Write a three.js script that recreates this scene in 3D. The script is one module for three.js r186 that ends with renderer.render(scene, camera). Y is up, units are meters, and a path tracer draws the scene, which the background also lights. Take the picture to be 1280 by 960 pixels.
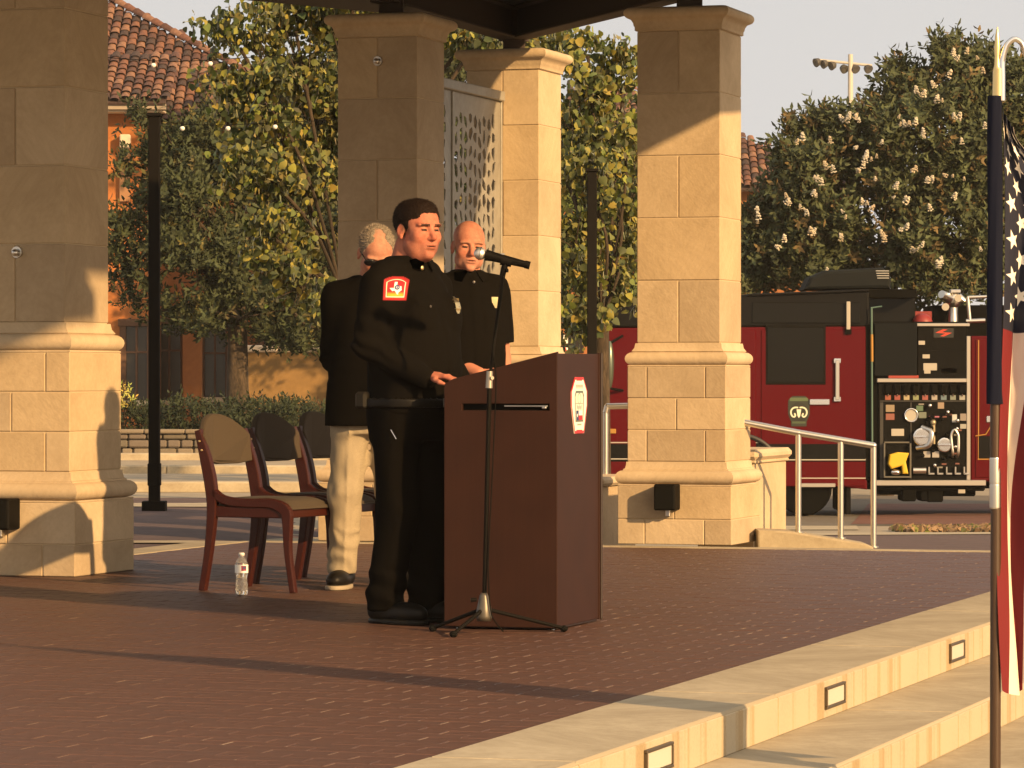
import * as THREE from 'three';
import { mergeGeometries } from 'three/addons/utils/BufferGeometryUtils.js';
import { ImprovedNoise } from 'three/addons/math/ImprovedNoise.js';

// ---------------------------------------------------------------- camera, sky, sun, exposure
const scene = new THREE.Scene();
const FOCAL = 4800, EYE = 1.07;                       // long lens, held about a metre above the stage floor
const camera = new THREE.PerspectiveCamera(2 * Math.atan(480 / FOCAL) * 180 / Math.PI, 4 / 3, 0.5, 2500);
camera.position.set(0, EYE, 0);
camera.rotation.x = -Math.atan(10 / FOCAL);
scene.add(camera);

const SUN_EL = 20 * Math.PI / 180;
const sunDir = new THREE.Vector3(0.653 * Math.cos(SUN_EL), Math.sin(SUN_EL), 0.757 * Math.cos(SUN_EL)).normalize();
{
  const W = 256, H = 128, d = new Float32Array(W * H * 4), v = new THREE.Vector3();
  for (let j = 0; j < H; j++) for (let i = 0; i < W; i++) {
    const el = ((j + 0.5) / H - 0.5) * Math.PI, az = ((i + 0.5) / W - 0.5) * 2 * Math.PI;
    v.set(Math.cos(el) * Math.cos(az), Math.sin(el), Math.cos(el) * Math.sin(az));
    const up = Math.max(0, Math.sin(el)), h = Math.pow(1 - up, 2.2);
    const ang = Math.acos(Math.min(1, Math.max(-1, v.dot(sunDir))));
    const g = Math.exp(-Math.pow(ang / 0.95, 2)), k = (j * W + i) * 4;
    d[k] = 0.41 + 0.045 * h + 0.76 * g; d[k + 1] = 0.395 + 0.052 * h + 0.52 * g; d[k + 2] = 0.375 + 0.065 * h + 0.26 * g; d[k + 3] = 1;
  }
  const sky = new THREE.DataTexture(d, W, H, THREE.RGBAFormat, THREE.FloatType);
  sky.mapping = THREE.EquirectangularReflectionMapping; sky.magFilter = THREE.LinearFilter; sky.minFilter = THREE.LinearFilter;
  sky.wrapS = THREE.RepeatWrapping; sky.needsUpdate = true;
  scene.background = sky; scene.environment = sky;
}
const sun = new THREE.DirectionalLight(new THREE.Color().setRGB(1, 0.625, 0.275), 5.0);
sun.position.copy(sunDir).multiplyScalar(90).add(new THREE.Vector3(0, 0, -30));
sun.target.position.set(0, 0, -30);
sun.castShadow = true; sun.shadow.radius = 1.6; sun.shadow.mapSize.set(4096, 4096);
Object.assign(sun.shadow.camera, { left: -45, right: 45, top: 45, bottom: -45, near: 1, far: 260 });
scene.add(sun, sun.target);

const renderer = new THREE.WebGLRenderer({ antialias: true });
renderer.toneMapping = THREE.LinearToneMapping; renderer.toneMappingExposure = 1.56;
renderer.shadowMap.enabled = true; renderer.setSize(1024, 768);

// ---------------------------------------------------------------- helpers
const V = (x, y, z) => new THREE.Vector3(x, y, z);
let seed = 20250901;
const rnd = () => { seed = (seed + 0x6D2B79F5) | 0; let t = Math.imul(seed ^ (seed >>> 15), 1 | seed); t = (t + Math.imul(t ^ (t >>> 7), 61 | t)) ^ t; return ((t ^ (t >>> 14)) >>> 0) / 4294967296; };
const rr = (a, b) => a + (b - a) * rnd();
const per = new ImprovedNoise();
const nz = (x, y, z) => per.noise(x + 91.7, y + 37.3, z + 11.9);
const clamp = (x, a, b) => Math.min(b, Math.max(a, x));
const ss = (a, b, x) => { const t = clamp((x - a) / (b - a), 0, 1); return t * t * (3 - 2 * t); };
const mix = (a, b, t) => a + (b - a) * t;
const at = (px, py, dist) => V((px - 640) * dist / FOCAL, EYE + (470 - py) * dist / FOCAL, -dist);   // survey: bearing and distance to a place
// the pavilion's own axes: U runs away along the steps, Wd (v) runs across towards the steps
const YAW = -17.46 * Math.PI / 180, ux = 0.30, uz = 0.954;
const O = { x: 1.33, z: 24.2 };
const uv = (u, v, y = 0) => V(O.x + u * ux + v * uz, y, -(O.z + u * uz - v * ux));
const toUV = (x, dist) => { const a = x - O.x, b = dist - O.z; return [a * ux + b * uz, a * uz - b * ux]; };

const names = {};
function numbered(n) { names[n] = (names[n] ?? -1) + 1; return names[n] ? n + '_' + String(names[n]).padStart(3, '0') : n; }
function flat(g) {
  let q = g.index ? g.toNonIndexed() : g;
  for (const k of Object.keys(q.attributes)) if (!['position', 'normal', 'uv', 'color'].includes(k)) q.deleteAttribute(k);
  if (!q.attributes.uv) q.setAttribute('uv', new THREE.BufferAttribute(new Float32Array(q.attributes.position.count * 2), 2));
  return q;
}
const mg = (l) => l.length === 1 ? l[0] : mergeGeometries(l.map(flat));
function mesh(name, g, m, parent = scene) {
  const o = new THREE.Mesh(Array.isArray(g) ? mg(g) : g, m);
  o.name = parent === scene ? numbered(name) : name; o.castShadow = o.receiveShadow = true; parent.add(o); return o;
}
function thing(name, label, category, p = V(0, 0, 0), turn = 0, group) {
  const o = new THREE.Group(); o.name = numbered(name); o.position.copy(p); o.rotation.y = turn; scene.add(o);
  o.userData = { label, category }; if (group) o.userData.group = group; return o;
}
function tag(o, label, category, group) { o.userData = { label, category }; if (group) o.userData.group = group; return o; }
function struct(name, g, m) { const o = mesh(name, g, m); o.userData.kind = 'structure'; return o; }
function groupStruct(name) { const o = new THREE.Group(); o.name = numbered(name); o.userData.kind = 'structure'; scene.add(o); return o; }
function inst(name, g, m, mats, parent = scene, cols) {
  const o = new THREE.InstancedMesh(g, m, mats.length); mats.forEach((q, i) => o.setMatrixAt(i, q));
  if (cols) cols.forEach((c, i) => o.setColorAt(i, c));
  o.name = parent === scene ? numbered(name) : name; o.castShadow = o.receiveShadow = true; o.userData.kind = 'stuff'; parent.add(o); return o;
}
const M4 = (p, e, s) => new THREE.Matrix4().compose(p, e instanceof THREE.Quaternion ? e : new THREE.Quaternion().setFromEuler(e), typeof s === 'number' ? V(s, s, s) : s);

// chamfered box, uv in metres
const boxCache = {};
function box(w, h, d, b = 0.004, uo = 0, vo = 0) {
  const key = [w, h, d, b, uo, vo].map(x => x.toFixed(4)).join(); if (boxCache[key]) return boxCache[key];
  const H = [w / 2, h / 2, d / 2], pos = [], uvs = []; b = Math.min(b, Math.min(w, h, d) * 0.35);
  const P = (s, ax) => [0, 1, 2].map(i => s[i] * (H[i] - (i === ax ? 0 : b)));
  const tri = (a, c, e) => {
    const n = V(...c).sub(V(...a)).cross(V(...e).sub(V(...a))), m = V(...a).add(V(...c)).add(V(...e));
    if (n.dot(m) < 0) [c, e] = [e, c];
    const x = Math.abs(n.x), y = Math.abs(n.y), z = Math.abs(n.z);
    for (const q of [a, c, e]) { pos.push(...q); uvs.push((x > y && x > z ? q[2] : q[0]) + uo, (y > x && y > z ? q[2] : q[1]) + vo); }
  };
  const quad = (a, c, e, f) => { tri(a, c, e); tri(a, e, f); };
  for (let ax = 0; ax < 3; ax++) {
    const i = (ax + 1) % 3, j = (ax + 2) % 3;
    for (const s of [-1, 1]) {
      const mk = (si, sj) => { const q = [0, 0, 0]; q[ax] = s; q[i] = si; q[j] = sj; return P(q, ax); };
      quad(mk(-1, -1), mk(1, -1), mk(1, 1), mk(-1, 1));
      for (const t of [-1, 1]) {
        const mk2 = (sj, a) => { const q = [0, 0, 0]; q[ax] = s; q[i] = t; q[j] = sj; return P(q, a); };
        quad(mk2(-1, ax), mk2(1, ax), mk2(1, i), mk2(-1, i));
      }
    }
  }
  for (const a of [-1, 1]) for (const c of [-1, 1]) for (const e of [-1, 1]) tri(P([a, c, e], 0), P([a, c, e], 1), P([a, c, e], 2));
  const g = new THREE.BufferGeometry();
  g.setAttribute('position', new THREE.Float32BufferAttribute(pos, 3)); g.setAttribute('uv', new THREE.Float32BufferAttribute(uvs, 2));
  g.computeVertexNormals(); return boxCache[key] = g;
}
const move = (g, x, y, z) => g.clone().translate(x, y, z);
const bx = (x, y, z, w, h, d, b) => move(box(w, h, d, b), x, y, z);
function cyl(a, b, r0, r1 = r0, seg = 12, open = false) {
  const d = V().subVectors(b, a), L = d.length(), g = new THREE.CylinderGeometry(r1, r0, L, seg, 1, open);
  g.translate(0, L / 2, 0); g.applyQuaternion(new THREE.Quaternion().setFromUnitVectors(V(0, 1, 0), d.normalize())); g.translate(a.x, a.y, a.z); return g;
}
const pipe = (pts, r, n = 24, seg = 10) => new THREE.TubeGeometry(new THREE.CatmullRomCurve3(pts, false, 'catmullrom', 0.4), n, r, seg, false);
const ball = (x, y, z, r, sx = 1, sy = 1, sz = 1) => new THREE.SphereGeometry(r, 14, 10).scale(sx, sy, sz).translate(x, y, z);
const lathe = (pts, seg = 24) => new THREE.LatheGeometry(pts.map(p => new THREE.Vector2(p[0], p[1])), seg);
function extrude(pts, depth, bevel = 0, holes = []) {
  const s = new THREE.Shape(pts.map(p => new THREE.Vector2(p[0], p[1])));
  for (const h of holes) s.holes.push(new THREE.Path(h.map(p => new THREE.Vector2(p[0], p[1]))));
  return new THREE.ExtrudeGeometry(s, { depth: depth - 2 * bevel, bevelEnabled: bevel > 0, bevelSize: bevel, bevelThickness: bevel, bevelOffset: -bevel, bevelSegments: 2, curveSegments: 10 }).translate(0, 0, bevel);
}
// moulding that runs round a square pier: profile of [half width, height]
function squareLoft(prof, closeTop = true) {
  const pos = [], nor = [], uvs = [];
  for (let s = 0; s < 4; s++) {
    const c = Math.cos(s * Math.PI / 2), n = Math.sin(s * Math.PI / 2);
    const T = (x, y, z) => [x * c + z * n, y, -x * n + z * c];
    const put = (h, y, e, nn) => { pos.push(...T(e * h, y, h)); nor.push(...T(0, nn[1], nn[0])); uvs.push(e * h + s * 0.7, y); };
    for (let i = 0; i + 1 < prof.length; i++) {
      const [h0, y0] = prof[i], [h1, y1] = prof[i + 1];
      const nrm = (a, b) => { const dx = b[0] - a[0], dy = b[1] - a[1], l = Math.hypot(dx, dy) || 1; return [dy / l, -dx / l]; };
      const me = nrm(prof[i], prof[i + 1]);
      const sm = (o) => { if (!o) return me; return (me[0] * o[0] + me[1] * o[1]) < 0.75 ? me : [(me[0] + o[0]) / 2, (me[1] + o[1]) / 2]; };
      const n0 = sm(i > 0 ? nrm(prof[i - 1], prof[i]) : null), n1 = sm(i + 2 < prof.length ? nrm(prof[i + 1], prof[i + 2]) : null);
      put(h0, y0, -1, n0); put(h0, y0, 1, n0); put(h1, y1, 1, n1); put(h0, y0, -1, n0); put(h1, y1, 1, n1); put(h1, y1, -1, n1);
    }
  }
  for (const [top, [h, y]] of [[1, prof[prof.length - 1]], [0, prof[0]]]) {
    const q = top ? [[-1, 1], [1, 1], [1, -1], [-1, 1], [1, -1], [-1, -1]] : [[-1, 1], [1, -1], [1, 1], [-1, 1], [-1, -1], [1, -1]];
    for (const [a, b] of q) { pos.push(a * h, y, b * h); nor.push(0, top ? 1 : -1, 0); uvs.push(a * h, b * h); }
  }
  const g = new THREE.BufferGeometry();
  g.setAttribute('position', new THREE.Float32BufferAttribute(pos, 3)); g.setAttribute('normal', new THREE.Float32BufferAttribute(nor, 3)); g.setAttribute('uv', new THREE.Float32BufferAttribute(uvs, 2));
  return g;
}

// ---------------------------------------------------------------- materials
function tex(fn, size = 256, metres = 1, srgb = true) {
  const d = new Uint8Array(size * size * 4);
  for (let j = 0; j < size; j++) for (let i = 0; i < size; i++) {
    const c = fn(i / size, j / size), k = (j * size + i) * 4;
    d[k] = clamp(c[0], 0, 1) * 255; d[k + 1] = clamp(c[1], 0, 1) * 255; d[k + 2] = clamp(c[2], 0, 1) * 255; d[k + 3] = 255;
  }
  const t = new THREE.DataTexture(d, size, size); t.wrapS = t.wrapT = THREE.RepeatWrapping; t.magFilter = THREE.LinearFilter; t.minFilter = THREE.LinearMipmapLinearFilter; t.generateMipmaps = true;
  t.repeat.set(1 / metres, 1 / metres); if (srgb) t.colorSpace = THREE.SRGBColorSpace; t.needsUpdate = true; return t;
}
// noise that wraps in both directions (walk on two circles)
function wrapN(x, y, f, s = 0) {
  const a = x * 2 * Math.PI, b = y * 2 * Math.PI, r = f / (2 * Math.PI);
  return nz(Math.cos(a) * r + s, Math.sin(a) * r + Math.cos(b) * r * 0.83, Math.sin(b) * r - s);
}
const grain = (amt, coarse, fine, s = 0, tint = [1, 1, 1]) => (x, y) => {
  const n = wrapN(x, y, coarse, s) * 0.6 + wrapN(x, y, fine, s + 5) * 0.3 + wrapN(x, y, fine * 3.1, s + 9) * 0.25 + (rnd() - 0.5) * 0.25;
  return [1 - amt + amt * n * tint[0], 1 - amt + amt * n * tint[1], 1 - amt + amt * n * tint[2]];
};
const col = (r, g, b) => new THREE.Color().setRGB(r, g, b);
const mat = (c, roughness = 0.8, o = {}) => new THREE.MeshStandardMaterial({ color: Array.isArray(c) ? col(...c) : c, roughness, side: THREE.DoubleSide, ...o });
const phys = (c, roughness, spec, o = {}) => new THREE.MeshPhysicalMaterial({ color: col(...c), roughness, specularIntensity: spec, side: THREE.DoubleSide, ...o });
const tStone = tex(grain(0.11, 5, 26, 1, [0.9, 1, 1.15]), 512, 1.6);
const tStoneB = tex((x, y) => { const n = 0.5 + 0.5 * (wrapN(x, y, 40, 3) * 0.6 + wrapN(x, y, 90, 6) * 0.5) + (rnd() - 0.5) * 0.2; return [n, n, n]; }, 512, 1.2, false);
const tConc = tex(grain(0.16, 7, 30, 4, [0.9, 1, 1.1]), 512, 2.2);
const tBrick = tex(grain(0.22, 5, 26, 7), 256, 1.1);
const tCloth = tex((x, y) => { const n = 0.9 + 0.12 * Math.sin(x * 400) * Math.sin(y * 400) + (rnd() - 0.5) * 0.16; return [n, n, n]; }, 256, 0.25);
const tStucco = tex(grain(0.14, 4, 18, 12), 256, 3);
const tBark = tex((x, y) => { const n = 0.7 + 0.3 * wrapN(x * 1, y, 9, 2) + 0.25 * wrapN(x, y, 40, 8); return [n, n * 0.97, n * 0.93]; }, 256, 0.8);
const tWood = tex((x, y) => { const n = 0.82 + 0.2 * Math.sin((x * 9 + wrapN(x, y, 4, 3) * 1.3) * 6.283) * 0.5 + (rnd() - 0.5) * 0.1; return [n, n, n]; }, 256, 0.25);
const tWood2 = tex((x, y) => { const n = 0.88 + 0.10 * Math.sin((x * 9 + wrapN(x, y, 4, 3) * 1.3) * 6.283) * 0.5 + (rnd() - 0.5) * 0.08; return [n, n, n]; }, 256, 0.12);
const tLam = tex((x, y) => { const n = 0.9 + 0.06 * wrapN(x, y, 5, 2) + 0.04 * nz(Math.cos(x * 6.283) * 9, Math.sin(x * 6.283) * 9, 0.6 * Math.sin(y * 6.283)) + (rnd() - 0.5) * 0.05; return [n, n, n]; }, 256, 0.6);
const tStreak = tex((x, y) => { const a = Math.cos(x * 6.283) * 5, b = Math.sin(x * 6.283) * 5, s = ss(-0.15, 0.55, nz(a * 0.75, b * 0.75, 4 + 0.15 * Math.cos(y * 6.283)) + 0.5 * nz(a * 2.6, b * 2.6, 2 + 0.2 * Math.cos(y * 6.283))), n = 1 - 0.09 * s + (rnd() - 0.5) * 0.08 + 0.06 * wrapN(x, y, 14, 3); return [n, n * (1 - 0.05 * s), n * (1 - 0.14 * s)]; }, 512, 2.6);
const stoneTints = [[0.62, 0.485, 0.315], [0.56, 0.43, 0.275], [0.65, 0.515, 0.345], [0.60, 0.46, 0.285], [0.53, 0.415, 0.275]];
const M = {
  stone: stoneTints.map(c => mat(c, 0.92, { map: tStone, bumpMap: tStoneB, bumpScale: 0.0018 })),
  mortar: mat([0.50, 0.40, 0.26], 0.95),
  conc: mat([0.50, 0.425, 0.30], 0.92, { map: tConc, bumpMap: tStoneB, bumpScale: 0.001 }),
  riser: mat([0.42, 0.36, 0.26], 0.93, { map: tStreak }),
  concGrey: mat([0.40, 0.34, 0.25], 0.95, { map: tConc }),
  asphalt: mat([0.17, 0.145, 0.115], 0.95, { map: tConc }),
  sand: mat([0.34, 0.25, 0.17], 0.95),
  bricks: [[0.160, 0.079, 0.056], [0.155, 0.077, 0.055], [0.166, 0.083, 0.059], [0.153, 0.078, 0.057], [0.161, 0.078, 0.054]].map(c => phys(c, 0.55, 0.8, { map: tBrick })),
  paver: mat([0.135, 0.078, 0.072], 0.9, { map: tBrick }),
  iron: phys([0.007, 0.006, 0.005], 0.7, 0.15),
  blackPlastic: phys([0.005, 0.0045, 0.004], 0.6, 0.15),
  rubber: phys([0.007, 0.007, 0.0065], 0.9, 0.12),
  steel: mat([0.62, 0.60, 0.56], 0.32, { metalness: 1 }),
  chrome: mat([0.80, 0.79, 0.77], 0.14, { metalness: 1 }),
  gold: mat([0.85, 0.62, 0.28], 0.28, { metalness: 1 }),
  roofDark: mat([0.035, 0.022, 0.016], 0.8),
  screenMetal: mat([0.42, 0.40, 0.35], 0.55, { metalness: 0.25, map: tConc }),
  laminate: phys([0.036, 0.0135, 0.0078], 0.55, 0.35, { map: tLam }),
  laminateEdge: mat([0.018, 0.009, 0.007], 0.5),
  mahogany: phys([0.050, 0.0095, 0.0048], 0.42, 0.5, { map: tWood2 }),
  upholstery: mat([0.068, 0.049, 0.031], 0.95, { map: tCloth }),
  blackCloth: phys([0.0055, 0.0047, 0.0038], 1.0, 0.06, { map: tCloth }),
  navyCloth: phys([0.0075, 0.0063, 0.0050], 1.0, 0.10, { map: tCloth }),
  khaki: mat([0.38, 0.315, 0.215], 0.95, { map: tCloth }),
  leather: phys([0.008, 0.007, 0.006], 0.45, 0.3),
  skin: phys([1, 1, 1], 0.68, 0.5, { vertexColors: true }),
};

// ---------------------------------------------------------------- ground, paving, steps
const LOW = -0.273;
function ground(x, dist) {
  const [, v] = toUV(x, dist);
  const w = mix(ss(-2.5, -0.6, v), ss(-2.3, 1.0, x), ss(24, 28, dist));
  const left = -0.03 - 0.07 * ss(34, 55, dist), right = LOW - 0.53 * ss(26, 51, dist);
  return mix(left, right, w);
}
function sheet(xs, ds, lift, keepUv = 1) {
  const pos = [], uvs = [], idx = [], n = ds.length;
  for (const x of xs) for (const d of ds) { pos.push(x, ground(x, d) + lift, -d); uvs.push(x * keepUv, d * keepUv); }
  for (let i = 0; i + 1 < xs.length; i++) for (let j = 0; j + 1 < n; j++) { const a = i * n + j; idx.push(a, a + n, a + 1, a + 1, a + n, a + n + 1); }
  const g = new THREE.BufferGeometry(); g.setAttribute('position', new THREE.Float32BufferAttribute(pos, 3)); g.setAttribute('uv', new THREE.Float32BufferAttribute(uvs, 2)); g.setIndex(idx); g.computeVertexNormals();
  if (g.attributes.normal.getY(0) < 0) { for (let k = 0; k < idx.length; k += 3) [idx[k + 1], idx[k + 2]] = [idx[k + 2], idx[k + 1]]; g.setIndex(idx); g.computeVertexNormals(); }
  return g;
}
const lin = (a, b, n) => Array.from({ length: n + 1 }, (_, i) => a + (b - a) * i / n);
struct('ground', sheet([-900, -300, -100, -40, -22, ...lin(-14, 14, 56), 22, 40, 100, 300, 900], [-300, -60, -20, -6, ...lin(0, 70, 100), 85, 110, 160, 260, 500, 1200], 0, 1), M.concGrey);
// paving drawn as strips that follow the ground; corners are [x, distance]
function strip(name, c, m, lift, nu = 10, nv = 10) {
  const pos = [], uvs = [], idx = [];
  for (let i = 0; i <= nu; i++) for (let j = 0; j <= nv; j++) {
    const s = i / nu, t = j / nv, x = mix(mix(c[0][0], c[1][0], s), mix(c[3][0], c[2][0], s), t), d = mix(mix(c[0][1], c[1][1], s), mix(c[3][1], c[2][1], s), t);
    pos.push(x, ground(x, d) + lift, -d); uvs.push(x, d);
  }
  for (let i = 0; i < nu; i++) for (let j = 0; j < nv; j++) { const a = i * (nv + 1) + j; idx.push(a, a + nv + 1, a + 1, a + 1, a + nv + 1, a + nv + 2); }
  const g = new THREE.BufferGeometry(); g.setAttribute('position', new THREE.Float32BufferAttribute(pos, 3)); g.setAttribute('uv', new THREE.Float32BufferAttribute(uvs, 2)); g.setIndex(idx); g.computeVertexNormals();
  return struct(name, g, m);
}
const xz = (u, v) => { const p = uv(u, v); return [p.x, -p.z]; };
// brick plaza left of and behind the stage, with its pale bands
strip('plaza_paving', [[-12, 22], [-1.2, 22], [-1.2, 34.5], [-12, 34.5]], M.paver, 0.006, 12, 14);
strip('paving_band', [xz(-3, -3.36), xz(-3, -3.05), xz(3.5, -3.05), xz(3.5, -3.36)], M.conc, 0.011);
strip('paving_band', [[-6, 25.0], [-1.7, 25.0], [-1.7, 25.35], [-6, 25.35]], M.conc, 0.015);
strip('paving_band', [xz(6.4, -7.0), xz(6.4, -6.7), xz(9.5, -4.5), xz(9.5, -4.8)], M.conc, 0.011);
strip('paving_band', [[-8, 32.0], [-1.5, 32.0], [-1.5, 32.9], [-8, 32.9]], M.conc, 0.012);
// street behind: kerbs and carriageway
strip('street', [[-30, 37], [-1, 37], [-1, 53], [-30, 53]], M.concGrey, 0.006, 20, 14);
for (const [d, w, x1] of [[36.6, 0.4, -0.6], [44.6, 0.35, -1], [53.2, 0.4, -0.6]]) {
  const k = [];
  for (let x = -16; x < x1; x += 2) k.push(bx(x + 1, ground(x + 1, d) + 0.045, -d, 1.994, 0.11, w, 0.015));
  struct('kerb', k, M.conc);
}
// brick walk, pale walks and road to the right, going down to the street
strip('brick_walk', [[1.9, 23.7], [12, 22], [12, 40], [2.6, 40]], M.paver, 0.006, 12, 18);
strip('pale_walk', [[2.2, 38], [12, 44.5], [12, 46], [2.2, 40.5]], M.conc, 0.012, 12, 8);
strip('road', [[-0.5, 47], [30, 47], [30, 60], [-0.5, 60]], M.asphalt, 0.006, 20, 8);
strip('brick_crossing', [[4.2, 47.6], [8.5, 47.2], [9, 56], [5.2, 56]], mat([0.22, 0.09, 0.065], 0.9, { map: tBrick }), 0.012);
strip('pale_walk', [[-0.5, 44], [4.0, 44.2], [4.2, 46.8], [-0.5, 46.8]], M.conc, 0.009, 8, 6);

// the stage: concrete body, brick floor, pale edge band, two steps
const BE = 2.54, EDGE = 2.98, TREAD2 = EDGE + 0.40, UF = -0.36, UN = -18;
function prismUV(u0, u1, v0, v1, y0, y1) { const g = box(v1 - v0, y1 - y0, u1 - u0, 0.008, 0, 0).clone().rotateY(YAW); const c = uv((u0 + u1) / 2, (v0 + v1) / 2, (y0 + y1) / 2); return g.translate(c.x, c.y, c.z); }
const stage = groupStruct('stage_floor');
mesh('bedding', prismUV(UN, UF, -3.36, BE, -0.6, -0.0018), M.sand, stage);
{
  const L = 0.2, Wb = 0.1, dim = [0.1955, 0.0975], bg = box(dim[0], 0.05, dim[1], 0.002, 0, 0), q0 = new THREE.Quaternion().setFromEuler(new THREE.Euler(0, YAW, 0));
  const list = [];
  for (let r = 0; ; r++) {
    const u = UN + Wb / 2 + r * Wb; if (u > UF - 0.04) break;
    for (let v = -3.06 - (r % 2 ? 0.1 : 0) + L / 2; v - L / 2 < BE - 0.03; v += L) {
      const half = v + L / 2 > BE + 0.02 ? 1 : v - L / 2 < -3.1 ? -1 : 0;
      const p = uv(u, v), d = -p.z, px = 640 + p.x * FOCAL / d, py = 470 + EYE * FOCAL / d;
      const seen = px > -60 && px < 1340 && py < 985;
      list.push({ u, v: v - half * 0.05, half, d, seen, w: (seen ? 1000 : 0) - d });
    }
  }
  list.sort((a, b) => b.w - a.w);
  const far = M.bricks.map(() => []);
  list.forEach((b, i) => {
    const gap = (rnd() < 0.05 + 0.4 * ss(-0.1, 0.5, nz(b.u * 0.9, b.v * 0.9, 2)) ? rr(0.0, 0.010) : 0) + (b.half ? 0.102 : 0), k = Math.floor(rnd() * M.bricks.length);
    const p = uv(b.u, b.v + rr(-0.0012, 0.0012), -0.025 + rr(-0.0008, 0.0008));
    const q = q0.clone().multiply(new THREE.Quaternion().setFromEuler(new THREE.Euler(rr(-0.006, 0.006), rr(-0.006, 0.006), rr(-0.004, 0.004))));
    if (i < 300) { const o = mesh('brick', bg, M.bricks[k], stage); o.position.copy(p); o.quaternion.copy(q); o.scale.x = 1 - gap / 0.2; }
    else far[k].push(M4(p, q, V(1 - gap / 0.2, 1, 1)));
  });
  far.forEach((l, k) => inst('brick_paving', bg, M.bricks[k], l, stage));
}
{
  const edge = groupStruct('stage_edge');
  for (let u = UN; u < UF - 0.1; u += 2.35) {                      // cast sections of the edge band with fine joints
    const o = mesh('edge_section', prismUV(u + 0.003, Math.min(u + 2.347, UF), BE + 0.002, EDGE, -0.5, 0.004), M.conc, edge);
    mesh('riser_face', prismUV(u + 0.004, Math.min(u + 2.346, UF), EDGE - 0.004, EDGE + 0.004, -0.1365, -0.006), M.riser, edge);
  }
  mesh('far_edge', prismUV(UF + 0.002, UF + 0.17, -3.05, EDGE, -0.5, 0.003), M.conc, edge);
  mesh('left_edge', prismUV(UN, UF, -3.37, -3.062, -0.5, 0.003), M.conc, edge);
  const st = groupStruct('lower_step');
  for (let u = UN + 1.1; u < UF - 0.1; u += 2.35) mesh('step_section', prismUV(u + 0.003, Math.min(u + 2.347, UF), EDGE - 0.02, TREAD2, -0.6, -0.137), M.conc, st);
  for (let u = UN + 1.1; u < UF - 0.1; u += 2.35) mesh('riser_face', prismUV(u + 0.004, Math.min(u + 2.346, UF), TREAD2 - 0.004, TREAD2 + 0.004, -0.266, -0.147), M.riser, st);
  strip('lower_plaza', [xz(UN, TREAD2 - 0.1), xz(UN, 9), xz(UF, 9), xz(UF, TREAD2 - 0.1)], M.conc, 0.005, 4, 20);
}
// recessed step lights (not lit): frame and frosted lens
{
  const lens = mat([0.52, 0.50, 0.44], 0.35), fr = mat([0.10, 0.075, 0.05], 0.5, { metalness: 0.6 });
  const u0 = toUV(0.59, 11.89)[0];
  [[-0.52, 'step light in the riser farthest from the wooden flagpole, next to the pole shadow'], [1.86, 'step light in the middle of the lit riser beside the steps'], [4.15, 'step light in the riser behind the wooden flagpole']].forEach(([s, label]) => {
    const t = thing('step_light', label, 'step light', uv(u0 + s, EDGE + 0.005, -0.066), YAW + Math.PI / 2, 'step lights along the stage edge');
    mesh('frame', [bx(0, 0.034, 0.004, 0.30, 0.010, 0.014, 0.002), bx(0, -0.034, 0.004, 0.30, 0.010, 0.014, 0.002), bx(-0.145, 0, 0.004, 0.010, 0.058, 0.014, 0.002), bx(0.145, 0, 0.004, 0.010, 0.058, 0.014, 0.002)], fr, t);
    mesh('lens', bx(0, 0, 0.002, 0.278, 0.057, 0.008, 0.002), lens, t);
  });
}

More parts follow.
